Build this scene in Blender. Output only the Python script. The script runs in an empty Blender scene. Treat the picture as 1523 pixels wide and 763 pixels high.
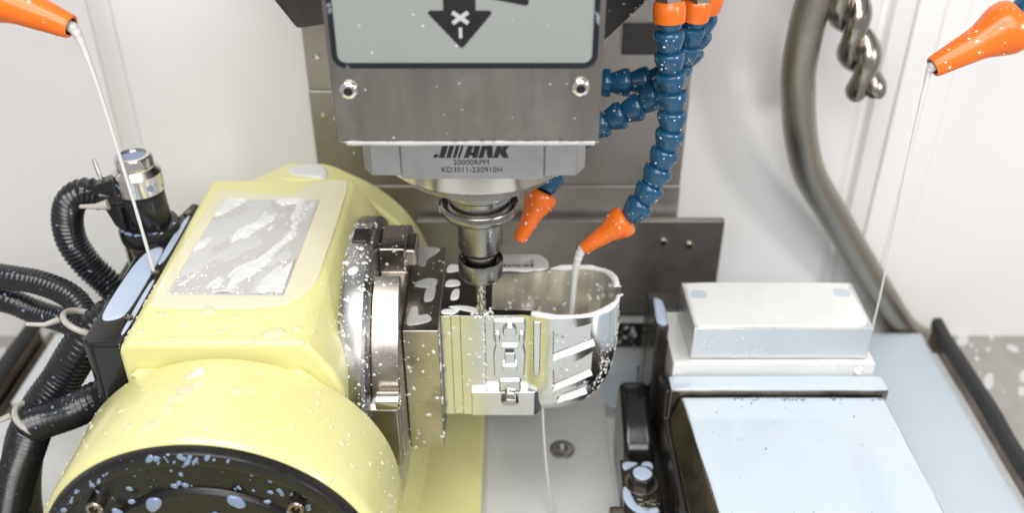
import bpy, bmesh, math, random
import numpy as np
from mathutils import Vector, Matrix

R = math.radians
S = 0.001                       # everything below is written in millimetres
scene = bpy.context.scene
col = scene.collection

# ------------------------------------------------------------------ camera
cam_d = bpy.data.cameras.new('camera')
cam = bpy.data.objects.new('camera', cam_d); col.objects.link(cam)
cam.location = (0, 0, 0.560)
cam.rotation_euler = (R(90 - 33), 0, 0)
cam_d.sensor_width = 36
cam_d.lens = 36 * 1420 / 1523
cam_d.clip_start = 0.01; cam_d.clip_end = 20
cam_d.dof.use_dof = True
cam_d.dof.focus_distance = 0.545
cam_d.dof.aperture_fstop = 5.2
scene.camera = cam

# ------------------------------------------------------------------ world and lamps
w = bpy.data.worlds.new('World'); scene.world = w; w.use_nodes = True
w.node_tree.nodes['Background'].inputs[0].default_value = (0.98, 0.97, 1.0, 1)
w.node_tree.nodes['Background'].inputs[1].default_value = 0.42

def area(name, loc, target, sx, sy, power, color=(1, 1, 1)):
    d = bpy.data.lights.new(name, 'AREA'); d.shape = 'RECTANGLE'
    d.size = sx * S; d.size_y = sy * S; d.energy = power; d.color = color
    o = bpy.data.objects.new(name, d); col.objects.link(o)
    o.location = Vector(loc) * S
    o.rotation_euler = (Vector(target) - Vector(loc)).to_track_quat('-Z', 'Y').to_euler()
    return o
area('work_lamp', (-180, 60, 1200), (-40, 540, 120), 800, 420, 7.5, (1, .985, .96))
area('front_fill', (20, -330, 900), (-40, 700, 190), 800, 360, 5.8, (1, .985, .965))  # added wide fill from the front, lights the back wall evenly
area('side_lamp', (780, -40, 660), (160, 720, 200), 150, 150, 3.0, (1, .985, .965))

vs = scene.view_settings
vs.view_transform = 'Standard'; vs.look = 'None'; vs.gamma = 1; vs.use_curve_mapping = False
vs.exposure = 0.22
scene.cycles.max_bounces = 10
scene.cycles.use_denoising = True

rng = random.Random(7)

# ------------------------------------------------------------------ materials
MATS = {}
def mat(name, color, rough=.5, metal=0.0, var=.08, vscale=40, rvar=.1, bump=0.0, bscale=300,
        stretch=None, color2=None, c2amt=.5, c2scale=20, c2sharp=.12, spec=.5, alpha=1.0, trans=0.0, coat=0, aniso=0, uvbraid=False):
    m = bpy.data.materials.new(name); m.use_nodes = True
    nt = m.node_tree; N = nt.nodes; L = nt.links
    p = N['Principled BSDF']
    p.inputs['Metallic'].default_value = metal
    p.inputs['Specular IOR Level'].default_value = spec
    p.inputs['Transmission Weight'].default_value = trans
    p.inputs['Alpha'].default_value = alpha
    p.inputs['Coat Weight'].default_value = coat
    p.inputs['Coat Roughness'].default_value = .08
    tc = N.new('ShaderNodeTexCoord')
    mp = N.new('ShaderNodeMapping'); L.new(tc.outputs['Object'], mp.inputs[0])
    if stretch: mp.inputs['Scale'].default_value = stretch
    n1 = N.new('ShaderNodeTexNoise'); n1.inputs['Scale'].default_value = vscale; n1.inputs['Detail'].default_value = 6
    n1.inputs['Roughness'].default_value = .62
    L.new(mp.outputs[0], n1.inputs['Vector'])
    r1 = N.new('ShaderNodeMapRange'); L.new(n1.outputs[0], r1.inputs[0])
    r1.inputs[1].default_value = .25; r1.inputs[2].default_value = .75
    r1.inputs[3].default_value = 1 - var; r1.inputs[4].default_value = 1 + var
    mul = N.new('ShaderNodeMix'); mul.data_type = 'RGBA'; mul.blend_type = 'MULTIPLY'; mul.inputs[0].default_value = 1
    mul.inputs[6].default_value = (*color, 1); L.new(r1.outputs[0], mul.inputs[7])
    out = mul.outputs[2]
    if color2:
        n2 = N.new('ShaderNodeTexNoise'); n2.inputs['Scale'].default_value = c2scale; n2.inputs['Detail'].default_value = 5
        L.new(tc.outputs['Object'], n2.inputs['Vector'])
        r2 = N.new('ShaderNodeMapRange'); L.new(n2.outputs[0], r2.inputs[0])
        r2.inputs[1].default_value = 1 - c2amt - c2sharp; r2.inputs[2].default_value = 1 - c2amt + c2sharp
        mx = N.new('ShaderNodeMix'); mx.data_type = 'RGBA'
        L.new(r2.outputs[0], mx.inputs[0]); L.new(out, mx.inputs[6]); mx.inputs[7].default_value = (*color2, 1)
        out = mx.outputs[2]
    L.new(out, p.inputs['Base Color'])
    r3 = N.new('ShaderNodeMapRange'); L.new(n1.outputs[0], r3.inputs[0])
    r3.inputs[1].default_value = .3; r3.inputs[2].default_value = .7
    r3.inputs[3].default_value = max(.02, rough - rvar); r3.inputs[4].default_value = min(1, rough + rvar)
    L.new(r3.outputs[0], p.inputs['Roughness'])
    if bump or uvbraid:
        b = N.new('ShaderNodeBump'); b.inputs['Strength'].default_value = bump or .8; b.inputs['Distance'].default_value = .0006
        if uvbraid:
            uv = N.new('ShaderNodeUVMap')
            acc = None
            for ang in (38, -38):
                q = N.new('ShaderNodeMapping'); q.inputs['Rotation'].default_value = (0, 0, R(ang)); L.new(uv.outputs[0], q.inputs[0])
                wv = N.new('ShaderNodeTexWave'); wv.inputs['Scale'].default_value = 1.5; wv.wave_profile = 'SIN'
                L.new(q.outputs[0], wv.inputs['Vector'])
                if acc is None: acc = wv.outputs['Fac']
                else:
                    mm = N.new('ShaderNodeMath'); mm.operation = 'MAXIMUM'; L.new(acc, mm.inputs[0]); L.new(wv.outputs['Fac'], mm.inputs[1]); acc = mm.outputs[0]
            L.new(acc, b.inputs['Height'])
        else:
            nb = N.new('ShaderNodeTexNoise'); nb.inputs['Scale'].default_value = bscale; nb.inputs['Detail'].default_value = 4
            L.new(mp.outputs[0], nb.inputs['Vector']); L.new(nb.outputs[0], b.inputs['Height'])
        L.new(b.outputs[0], p.inputs['Normal'])
    MATS[name] = m
    return m

mat('wall_paint', (.86, .85, .835), .38, var=.03, vscale=5, bump=.06, bscale=500)
mat('wall_fold', (.78, .77, .755), .4, var=.03, vscale=6)
mat('pan_floor', (.36, .34, .315), .45, var=.14, vscale=60, bump=.15, bscale=900)
mat('table_steel', (.66, .69, .70), .15, metal=.1, var=.10, vscale=12, rvar=.10, color2=(.76, .80, .82), c2amt=.5, c2scale=7, c2sharp=.22)
mat('milk_pool', (.50, .575, .645), .08, var=.03, vscale=14, rvar=.03, color2=(.535, .605, .665), c2amt=.45, c2scale=10, c2sharp=.2)
mat('milk', (.74, .745, .73), .12, var=.03, vscale=80, rvar=.04)
mat('milk_blue', (.23, .30, .46), .07, var=.05, vscale=90, rvar=.03, coat=.4)
mat('milk_soft', (.43, .51, .64), .08, var=.04, vscale=40, rvar=.03)
mat('foam', (.78, .78, .76), .3, var=.05, vscale=300, bump=.2, bscale=900)
mat('film_cream', (.83, .79, .60), .12, var=.04, vscale=30, rvar=.04)
mat('drop_pale', (.82, .79, .56), .07, var=.05, vscale=90, rvar=.03)
mat('yellow_paint', (.68, .655, .29), .22, var=.04, vscale=25, rvar=.06, bump=.03, bscale=350, coat=.25)
mat('black_paint', (.016, .015, .015), .30, var=.2, vscale=60, rvar=.1, bump=.04, bscale=600)
mat('black_gloss', (.012, .012, .013), .14, var=.2, vscale=60, rvar=.06)
mat('black_disc', (.012, .011, .0105), .30, spec=.3, var=.25, vscale=120, rvar=.1, bump=.08, bscale=700)
mat('black_conduit', (.014, .015, .018), .22, var=.25, vscale=140, rvar=.1)
mat('rubber', (.02, .02, .021), .45, var=.2, vscale=80, bump=.25, bscale=200)
mat('stainless', (.27, .25, .228), .40, metal=1, var=.07, vscale=60, rvar=.08, stretch=(1, 1, .12), color2=(.34, .325, .30), c2amt=.36, c2scale=45, c2sharp=.10)
mat('cover_steel', (.47, .44, .41), .45, metal=.85, var=.12, vscale=14, rvar=.1, color2=(.33, .30, .275), c2amt=.47, c2scale=9, c2sharp=.2)
mat('apron_steel', (.27, .25, .235), .40, metal=.8, var=.12, vscale=25, rvar=.1, color2=(.36, .34, .32), c2amt=.42, c2scale=14, c2sharp=.2)
mat('cast_dark', (.05, .045, .042), .32, metal=.4, var=.3, vscale=60, rvar=.12, bump=.15, bscale=300)
mat('ground_steel', (.42, .42, .425), .34, metal=1, var=.05, vscale=60, rvar=.06)
mat('polished', (.55, .52, .47), .13, metal=1, var=.05, vscale=40, rvar=.05)
mat('tool_steel', (.27, .255, .237), .27, metal=1, var=.06, vscale=80, rvar=.06, stretch=(1, 1, 4))
mat('disc_steel', (.37, .365, .36), .30, metal=1, var=.12, vscale=50, rvar=.08)
mat('block_steel', (.42, .39, .34), .32, metal=1, var=.18, vscale=35, rvar=.1, color2=(.20, .17, .14), c2amt=.38, c2scale=22, c2sharp=.10)
mat('clamp_steel', (.37, .34, .31), .30, metal=1, var=.14, vscale=45, rvar=.1, color2=(.28, .24, .20), c2amt=.4, c2scale=30, c2sharp=.12)
mat('aluminium', (.60, .60, .585), .18, metal=1, var=.05, vscale=60, rvar=.07, bump=.03, bscale=500)
mat('aluminium_in', (.88, .86, .80), .20, metal=.9, var=.07, vscale=25, rvar=.08, stretch=(3, 3, .15), bump=.04, bscale=300)  # lighter copy of aluminium, brightens the cup interior through its colour
mat('aluminium_matt', (.70, .71, .72), .33, metal=.85, var=.04, vscale=40, rvar=.08, bump=.03, bscale=600)
mat('vise_dark', (.045, .04, .038), .22, metal=.5, var=.3, vscale=50, rvar=.1)
mat('vise_steel', (.26, .225, .19), .26, metal=.95, var=.15, vscale=40, rvar=.1, color2=(.12, .10, .085), c2amt=.42, c2scale=25)
mat('jaw_pale', (.74, .74, .71), .22, metal=.3, var=.05, vscale=30, rvar=.06)
mat('blue_plastic', (.009, .070, .145), .24, var=.12, vscale=70, rvar=.07, coat=.15)
mat('orange_plastic', (.80, .155, .012), .26, var=.06, vscale=70, rvar=.06)
mat('braid', (.40, .37, .32), .24, metal=1, var=.06, vscale=30, rvar=.04, bump=.4, uvbraid=True)
mat('spring_metal', (.36, .33, .29), .22, metal=1, var=.12, vscale=40)
mat('brass_nickel', (.55, .50, .42), .25, metal=1, var=.1, vscale=60)
mat('chrome', (.72, .70, .66), .14, metal=1, var=.06, vscale=60)
mat('edge_grey', (.36, .36, .355), .5, var=.15, vscale=120)
mat('label_grey', (.24, .255, .242), .30, var=.02, vscale=10)
mat('print_black', (.010, .009, .010), .34, var=.1, vscale=40)
mat('print_grey', (.40, .41, .40), .35, var=.03, vscale=40)
mat('label_edge', (.010, .011, .015), .18, var=.1, vscale=60, color2=(.45, .50, .58), c2amt=.31, c2scale=90, c2sharp=.06)  # pale patches are highlights painted into the black border
mat('tie_white', (.44, .42, .38), .4, var=.1, vscale=80)
mat('chip_metal', (.75, .68, .50), .18, metal=1, var=.1, vscale=200)
mat('plate_wet', (.50, .475, .435), .32, metal=.05, var=.16, vscale=30, rvar=.10, color2=(.46, .465, .47), c2amt=.5, c2scale=30, c2sharp=.25, bump=.10, bscale=170)

# milk thin enough to let its ground show a little
def thin(name, base, amount):
    m = MATS[base].copy(); m.name = name
    nt = m.node_tree; p = nt.nodes['Principled BSDF']
    tr = nt.nodes.new('ShaderNodeBsdfTransparent'); mx = nt.nodes.new('ShaderNodeMixShader')
    mx.inputs[0].default_value = amount
    nt.links.new(tr.outputs[0], mx.inputs[1]); nt.links.new(p.outputs[0], mx.inputs[2])
    nt.links.new(mx.outputs[0], nt.nodes['Material Output'].inputs[0])
    MATS[name] = m
thin('drop_milk', 'milk', .86)
thin('drop_blue', 'milk_blue', .80)
mat('bubble_grey', (.30, .32, .36), .06, var=.05, vscale=90, rvar=.03)
thin('bubble', 'bubble_grey', .7)
thin('drop_yellow', 'drop_pale', .6)
thin('film_thin', 'film_cream', .72)
thin('plate_film', 'milk', .55)
thin('bed_film', 'milk', .8)

# ------------------------------------------------------------------ mesh helpers (mm, world coordinates)
class MB:
    def __init__(s): s.v = []; s.f = []; s.uv = None
    def add(s, v, f):
        o = len(s.v); s.v += [tuple(map(float, p)) for p in v]; s.f += [tuple(i + o for i in q) for q in f]; return s
    def box(s, x0, x1, y0, y1, z0, z1):
        return s.add([(x0,y0,z0),(x1,y0,z0),(x1,y1,z0),(x0,y1,z0),(x0,y0,z1),(x1,y0,z1),(x1,y1,z1),(x0,y1,z1)],
                     [(0,3,2,1),(4,5,6,7),(0,1,5,4),(1,2,6,5),(2,3,7,6),(3,0,4,7)])
    def prism(s, poly, axis, a, b):
        """poly: 2-D points; axis 'x': (y,z), 'y': (x,z), 'z': (x,y); extruded from a to b"""
        n = len(poly)
        def P(p, t): return {'x': (t, p[0], p[1]), 'y': (p[0], t, p[1]), 'z': (p[0], p[1], t)}[axis]
        ar = sum(poly[i][0]*poly[(i+1)%n][1] - poly[(i+1)%n][0]*poly[i][1] for i in range(n))
        pl = list(poly) if ar > 0 else list(reversed(poly))
        if axis == 'y': pl = pl[::-1]
        v = [P(p, a) for p in pl] + [P(p, b) for p in pl]
        f = [tuple(range(n))[::-1], tuple(range(n, 2*n))] + [(i, (i+1)%n, (i+1)%n+n, i+n) for i in range(n)]
        return s.add(v, f)
    def lathe(s, prof, org=(0,0,0), axis=(0,0,1), seg=48):
        """prof: (r, h) from start to end along axis"""
        ax = Vector(axis).normalized(); u = ax.orthogonal().normalized(); w_ = ax.cross(u); o = Vector(org)
        v = []; f = []; idx = []
        for r, h in prof:
            if r < 1e-6: idx.append([len(v)]); v.append(o + ax*h)
            else:
                idx.append(list(range(len(v), len(v)+seg)))
                for i in range(seg):
                    a = 2*math.pi*i/seg; v.append(o + ax*h + (u*math.cos(a) + w_*math.sin(a))*r)
        for A, B in zip(idx[:-1], idx[1:]):
            for i in range(seg):
                j = (i+1) % seg
                if len(A) == 1 and len(B) == 1: continue
                if len(A) == 1: f.append((A[0], B[j], B[i]))
                elif len(B) == 1: f.append((A[i], A[j], B[0]))
                else: f.append((A[i], A[j], B[j], B[i]))
        return s.add(v, f)
    def tube(s, pts, rad, seg=16, caps=True, squash=None):
        pts = [Vector(p) for p in pts]; n = len(pts)
        rr = rad if hasattr(rad, '__len__') else [rad]*n
        t = [(pts[min(i+1,n-1)] - pts[max(i-1,0)]).normalized() for i in range(n)]
        u = t[0].orthogonal().normalized(); v = []; f = []
        for i in range(n):
            u = (u - t[i]*u.dot(t[i])).normalized(); b = t[i].cross(u)
            for k in range(seg):
                a = 2*math.pi*k/seg; v.append(pts[i] + (u*math.cos(a) + b*math.sin(a))*rr[i])
        for i in range(n-1):
            for k in range(seg):
                j = (k+1) % seg
                f.append((i*seg+k, i*seg+j, (i+1)*seg+j, (i+1)*seg+k))
        if caps: f += [tuple(range(seg))[::-1], tuple(range((n-1)*seg, n*seg))]
        return s.add(v, f)
    def loft(s, loops, cap0=True, cap1=True):
        n = len(loops[0]); v = [p for lp in loops for p in lp]; f = []
        for i in range(len(loops)-1):
            for k in range(n):
                j = (k+1) % n
                f.append((i*n+k, i*n+j, (i+1)*n+j, (i+1)*n+k))
        if cap0: f.append(tuple(range(n))[::-1])
        if cap1: f.append(tuple(range((len(loops)-1)*n, len(loops)*n)))
        return s.add(v, f)

ORG = {}
def make_mesh(name, mb, m, org=(0,0,0), smooth=35):
    me = bpy.data.meshes.new(name)
    v = (np.array(mb.v, dtype=float) - np.array(org)) * S
    me.from_pydata([tuple(p) for p in v], [], mb.f); me.update()
    if mb.uv:
        l = me.uv_layers.new(name='UVMap')
        for lp in me.loops: l.data[lp.index].uv = mb.uv[lp.vertex_index]
    if smooth:
        me.shade_smooth(); me.set_sharp_from_angle(angle=R(smooth))
    me.materials.append(MATS[m])
    return me
def tag(o, label=None, cat=None, group=None, kind=None):
    for k, x in (('label', label), ('category', cat), ('group', group), ('kind', kind)):
        if x: o[k] = x
    return o
def thing(name, loc, label, cat, group=None):
    o = bpy.data.objects.new(name, None); col.objects.link(o); o.location = Vector(loc) * S
    o.empty_display_size = .01; ORG[o] = tuple(loc)
    return tag(o, label, cat, group)
def part(name, mb, m, parent=None, bevel=0, seg=2, smooth=35, kind=None, label=None):
    org = ORG.get(parent, (0,0,0))
    me = make_mesh(name, mb, m, org, smooth)
    o = bpy.data.objects.new(name, me); col.objects.link(o)
    o.parent = parent; ORG[o] = org
    if bevel:
        b = o.modifiers.new('bevel', 'BEVEL'); b.width = bevel*S; b.segments = seg; b.limit_method = 'ANGLE'; b.angle_limit = R(30)
        b.harden_normals = True
    return tag(o, label, kind=kind)
def single(name, mb, m, label, cat, group=None, **k):
    return tag(part(name, mb, m, None, **k), label, cat, group)
def placed(name, me, parent, loc, direction, roll=0):
    """a copy of a shared mesh whose +Z points along direction"""
    o = bpy.data.objects.new(name, me); col.objects.link(o); o.parent = parent
    org = Vector(ORG.get(parent, (0,0,0)))
    q = Vector(direction).to_track_quat('Z', 'Y').to_matrix().to_4x4()
    o.matrix_local = Matrix.Translation((Vector(loc) - org)*S) @ q @ Matrix.Rotation(roll, 4, 'Z')
    ORG[o] = tuple(loc)
    return o

def crom(pts, n=12, closed=False):
    P = [Vector(p) for p in pts]; N = len(P); out = []
    rngi = range(N) if closed else range(N-1)
    for i in rngi:
        g = lambda k: P[k % N] if closed else P[max(0, min(N-1, k))]
        p0, p1, p2, p3 = g(i-1), g(i), g(i+1), g(i+2)
        for j in range(n):
            t = j/n
            out.append(.5*((2*p1) + (p2-p0)*t + (2*p0-5*p1+4*p2-p3)*t*t + (3*p1-p0-3*p2+p3)*t**3))
    if not closed: out.append(P[-1])
    return out
def resample(pts, step):
    out = [pts[0]]; acc = 0
    for a, b in zip(pts[:-1], pts[1:]):
        L = (b-a).length
        if L == 0: continue
        d = step - acc
        while d <= L:
            out.append(a + (b-a)*(d/L)); d += step
        acc = (acc + L) % step
    return out

# --- milk: drops on a mesh, puddles and streaks on a plane
def drops(mb, n, rmin, rmax, filt=None, out=None, power=3.0, flat=.34, seed=None, big=0, stretch=.35):
    rg = np.random.default_rng(seed if seed is not None else rng.randrange(10**6))
    V = np.array(mb.v); tris = []
    for f in mb.f:
        for k in range(1, len(f)-1): tris.append((f[0], f[k], f[k+1]))
    T = np.array(tris); A, B, C = V[T[:,0]], V[T[:,1]], V[T[:,2]]
    cr = np.cross(B-A, C-A); ar = np.linalg.norm(cr, axis=1)/2
    ok = ar > 1e-6
    A, B, C, cr, ar = A[ok], B[ok], C[ok], cr[ok], ar[ok]
    N = cr/(2*ar[:,None])
    out = out if out is not None else MB()
    done = 0; tries = 0
    while done < n and tries < n*60:
        tries += 1
        i = rg.choice(len(ar), p=ar/ar.sum()) if tries == 1 else np.searchsorted(cum, rg.random())
        if tries == 1: cum = np.cumsum(ar/ar.sum())
        i = min(i, len(ar)-1)
        a, b = rg.random(), rg.random()
        if a+b > 1: a, b = 1-a, 1-b
        p = A[i] + (B[i]-A[i])*a + (C[i]-A[i])*b
        if filt and not filt(p, N[i]): continue
        r = rmin + (rmax-rmin)*rg.random()**power
        drop(out, p, N[i], r, flat, rg, stretch); done += 1
    return out
def drop(out, p, nrm, r, flat=.34, rg=None, stretch=.35, direction=None):
    rg = rg or np.random.default_rng(int(abs(p[0]*7919 + p[1]*104729)) % 10**6)
    n = Vector(nrm).normalized(); u = (Vector(direction) - n*Vector(direction).dot(n)).normalized() if direction else n.orthogonal().normalized()
    w_ = n.cross(u)
    if not direction:
        a0 = rg.random()*6.283; u, w_ = u*math.cos(a0)+w_*math.sin(a0), w_*math.cos(a0)-u*math.sin(a0)
    sx = 1 + stretch*rg.random(); sy = 1/sx
    seg = 8 if r < .9 else (12 if r < 2.2 else 22)
    rings = [(1, -.02), (.88, .45), (.55, .85)] if r < 2.2 else [(1, -.02), (.97, .28), (.88, .62), (.7, .88), (.4, .98)]
    ph = rg.random(3)*6.283; am = np.array([.10, .07, .04])*(rg.random(3)+.2)*(1 if r > .9 else .5)
    h = r*flat if r < 2.5 else 2.5*flat + (r-2.5)*flat*.25
    v = []; P = Vector(p)
    for s_, z in rings:
        for k in range(seg):
            a = 6.2832*k/seg
            q = r*s_*(1 + am[0]*math.sin(2*a+ph[0]) + am[1]*math.sin(3*a+ph[1]) + am[2]*math.sin(5*a+ph[2]))
            v.append(P + u*(q*sx*math.cos(a)) + w_*(q*sy*math.sin(a)) + n*(h*z + .02))
    v.append(P + n*(h+.02))
    f = []
    for i in range(len(rings)-1):
        for k in range(seg):
            j = (k+1) % seg; f.append((i*seg+k, i*seg+j, (i+1)*seg+j, (i+1)*seg+k))
    t = (len(rings)-1)*seg
    f += [(t+k, t+(k+1) % seg, len(v)-1) for k in range(seg)]
    out.add(v, f)
def puddle(out, poly, z, h=.8, n=6, wob=0, normal=None):
    """star-shaped flat pool with a rounded rim, on a level plane"""
    if n: c = crom([(x, y, 0) for x, y in poly], n, True)
    else:
        P = [Vector((x, y, 0)) for x, y in poly]; c = []
        for i, p in enumerate(P):
            a = P[i-1]; b = P[(i+1) % len(P)]; rr = 1.6
            d0 = (a-p); d1 = (b-p)
            q0 = p + d0.normalized()*min(rr, d0.length*.4); q1 = p + d1.normalized()*min(rr, d1.length*.4)
            c += [q0, (q0+q1+p*2)/4, q1]
            L = (b-p).length; m_ = int(L/14)
            for k_ in range(1, m_): c.append(p + (b-p)*(k_/m_) + Vector((rng.uniform(-.3, .3), rng.uniform(-.3, .3), 0)))
    ar = sum(c[i].x*c[(i+1) % len(c)].y - c[(i+1) % len(c)].x*c[i].y for i in range(len(c)))
    if ar < 0: c = c[::-1]
    if wob:
        c = [p + Vector((rng.uniform(-wob, wob), rng.uniform(-wob, wob), 0)) for p in c]
    cx = sum(p.x for p in c)/len(c); cy = sum(p.y for p in c)/len(c)
    size = min(max(p.x for p in c)-min(p.x for p in c), max(p.y for p in c)-min(p.y for p in c))
    k = min(.45, 1.3*h/size*2)
    loops = []
    for s_, zz in ((1, 0), (1-k*.25, .55), (1-k*.6, .88), (1-k, 1), (1-k-.012, 1)):
        loops.append([Vector((cx+(p.x-cx)*s_, cy+(p.y-cy)*s_, z+h*zz)) for p in c])
    m = len(c); o = MB(); o.loft(loops, cap0=False, cap1=False)
    o.v.append((cx, cy, z+h)); b = 4*m
    o.f += [(b+i, b+(i+1) % m, 5*m) for i in range(m)]
    out.add(o.v, o.f)
def streak(out, pts, wid, z=None, h=.8, seg=8):
    """elongated run of milk along a path; wid: half widths at pts; z lifts it on a level plane"""
    p3 = [(x, y, z) if z is not None else None for x, y in pts]
    c = crom(p3, 6); k = len(pts)-1
    W = [1.3*np.interp(i/6, range(len(pts)), wid) for i in range(len(c))]
    v = []; f = []
    for i, p in enumerate(c):
        t = (c[min(i+1, len(c)-1)] - c[max(i-1, 0)]); t.z = 0; t.normalize(); sd = Vector((-t.y, t.x, 0))
        for j in range(seg+1):
            a = math.pi*j/seg
            v.append(p + sd*(-W[i]*math.cos(a)) + Vector((0, 0, h*math.sin(a)**.6*min(1, W[i]/1.2))))
    for i in range(len(c)-1):
        for j in range(seg):
            f.append((i*(seg+1)+j, (i+1)*(seg+1)+j, (i+1)*(seg+1)+j+1, i*(seg+1)+j+1))
    f.append(tuple(range(seg+1))); f.append(tuple(range((len(c)-1)*(seg+1), len(c)*(seg+1)))[::-1])
    out.add(v, f)
def up(p, n): return n[2] > .5

# ================================================================== setting
bw = MB()
wall_parent = thing('back_wall', (0, 762, -60), 'white sheet-metal enclosure wall behind the machine', 'wall')
for k in ('label', 'category'): del wall_parent[k]
wall_parent['kind'] = 'structure'
part('wall_panel', MB().box(-1100, -346, 762, 772, -60, 1000), 'wall_paint', wall_parent, bevel=1.5)
part('wall_panel', MB().box(-327, 296, 762, 772, -60, 1000), 'wall_paint', wall_parent, bevel=1.5)
part('wall_panel', MB().box(331, 1100, 762, 772, -60, 1000), 'wall_paint', wall_parent, bevel=1.5)
part('wall_fold', MB().prism([(-346, 764), (-344, 764), (-331, 771), (-327, 764.5), (-327, 773), (-346, 773)], 'z', -60, 1000), 'wall_fold', wall_parent, bevel=.6)
part('wall_fold', MB().prism([(296, 764), (301, 764), (304, 770), (309, 770), (313, 763.5), (326, 763.5), (331, 766), (331, 774), (296, 774)], 'z', -60, 1000), 'wall_fold', wall_parent, bevel=.6)
part('wall_bead', MB().prism([(352, 762.2), (354, 760.4), (372, 760.4), (375, 762.2)], 'z', -60, 1000), 'wall_paint', wall_parent, bevel=.6)

pan = MB().box(-1100, 1100, -100, 762, -40, -30)
tag(part('chip_pan_floor', pan, 'pan_floor'), kind='structure')
sp = MB()
for i in range(46):
    drop(sp, (rng.uniform(425, 640), 760 - 210*rng.random()**1.3, -30), (0, 0, 1), 1.5 + 11*rng.random()**2.2, .10, stretch=.9, direction=(.5, 1, 0))
for i in range(34):
    drop(sp, (rng.uniform(-640, -465), 755 - 150*rng.random(), -30), (0, 0, 1), 1.5 + 8*rng.random()**2, .10, stretch=.7, direction=(-.5, 1, 0))
tag(part('coolant_spots', sp, 'drop_milk'), 'milky coolant spots splashed over the grey chip pan floor', 'spots', kind='stuff')

# machine table with slots, coolant lying on it
tb = thing('machine_table', (0, 400, -30), 'wet steel machine table under the vise and rotary unit', 'table')
for k in ('label', 'category'): del tb[k]
tb['kind'] = 'structure'
ys = [(-100, 330), (348, 470), (488, 610), (628, 727)]
for a, b in ys:
    part('table_strip', MB().box(-437, 392, a, b, -12, 0), 'table_steel', tb, bevel=.8)
part('table_body', MB().box(-436.5, 391.5, -99, 726.5, -29.9, -12.2), 'table_steel', tb)
part('side_ledge', MB().box(392.2, 401, -100, 735, -30, -4), 'vise_steel', tb, bevel=.6)
part('side_ledge', MB().box(-447, -437.2, -100, 735, -30, -4), 'vise_steel', tb, bevel=.6)
pb = MB().lathe([(0, -1), (10, -1), (10, 2.5), (8.5, 3.5), (4.6, 3.5), (4.6, 1), (0, 1)], (41, 569, 0), seg=28)
part('slot_bolt', pb, 'ground_steel', tb)
pool = MB()
puddle(pool, [(266, 110), (390, 110), (390, 420), (390, 725), (330, 725), (264, 722), (264, 600), (264, 430)], .05, .9, 0)
puddle(pool, [(82, 628), (100, 622), (200, 632), (262, 640), (262, 724), (120, 724), (78, 716), (84, 690), (76, 660)], .05, .9, 5)
part('coolant_pool', pool, 'milk_pool', tb, kind='stuff')
pool2 = MB()
puddle(pool2, [(-21.6, 300), (78, 300), (81, 430), (81, 500), (79, 722), (-21.6, 722)], .06, .4, 0)
puddle(pool2, [(-420, 420), (-400, 350), (-320, 352), (-305, 400), (-306, 465), (-360, 469), (-415, 466)], .05, .5, 5)
puddle(pool2, [(-425, 500), (-400, 491), (-320, 493), (-306, 540), (-310, 606), (-380, 607), (-424, 600)], .05, .5, 5)
part('coolant_film', pool2, 'bed_film', tb, kind='stuff')

def rail(x, label):
    t = thing('wiper_rail', (x, 400, -30), label, 'wiper rail')
    part('holder', MB().box(x-5, x+5, -100, 724, -30, 6), 'vise_steel', t, bevel=.8)
    pts = [(x + math.sin(i*.55)*.7, -100 + i*12, 13 + math.sin(i*1.1)*.5) for i in range(70)]
    m = MB(); prof = [(-4.6, -7), (4.6, -7), (5, 0), (4.4, 3.4), (2.4, 4.6), (-2.4, 4.6), (-4.4, 3.4), (-5, 0)]
    m.loft([[(px + a, py, pz + b) for a, b in prof] for px, py, pz in pts][::-1])
    part('rubber_lip', m, 'rubber', t)
    m = MB(); streak(m, [(x-9, 700), (x-10, 640), (x-9, 560), (x-10, 470), (x-9, 380)], [2.5, 4, 3, 3.6, 2], z=-3.9, h=1.2)
    part('coolant_run', m, 'drop_milk', t, kind='stuff')
rail(404, 'black rubber wiper rail beside the braided hose and spotted pan floor')
rail(-454, 'black rubber wiper rail beside the bundle of black cables')

# steel covers on the column
cv = thing('column_cover', (-10, 700, -30), 'tall brownish steel telescopic cover behind the spindle head', 'machine cover')
zs = [(-30, 178, 0), (178, 262, 1.2), (262, 700, 2.4)]
for i, (a, b, d) in enumerate(zs):
    part('cover_panel', MB().box(-160+d*.3, 140-d*.3, 696+d, 758, a, b), 'cover_steel', cv, bevel=1.2)
for x, z in ((-150, 240), (-150, 290), (126, 200)):
    part('rivet', MB().lathe([(0, 0), (3, 0), (2.4, 1.2), (0, 1.8)], (x, 696 + (1.2 if z < 262 else 2.4) - .1, z), (0, -1, 0), 14), 'chrome', cv)
part('rating_plate', MB().box(84, 112, 695.4, 698.2, 292, 316), 'cast_dark', cv, bevel=.6)
dm = MB()
for i in range(26): drop(dm, (rng.uniform(-155, 135), 697.2, rng.uniform(180, 260)), (0, -1, 0), rng.uniform(.8, 2.2), .3)
part('coolant_droplets', dm, 'drop_milk', cv, kind='stuff')
ap = thing('way_apron', (50, 686, -30), 'low dark grey steel apron plate in front of the column cover', 'machine cover')
part('apron_plate', MB().box(-80, 178, 684, 691, 60, 151), 'apron_steel', ap, bevel=1)
part('apron_back', MB().box(-79.5, 177.5, 691.2, 695.6, 0.2, 140), 'apron_steel', ap)
part('drip_ledge', MB().box(-79, 177, 679, 691, 20, 48), 'vise_dark', ap, bevel=2)
part('ledge_kick', MB().box(-78, 176, 683, 690.8, .2, 19.8), 'jaw_pale', ap, bevel=.6)
lm = MB(); puddle(lm, [(-77, 680.4), (60, 680.2), (175, 680.4), (175, 689.6), (50, 689.8), (-77, 689.6)], 48, 1.4, 0)
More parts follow.
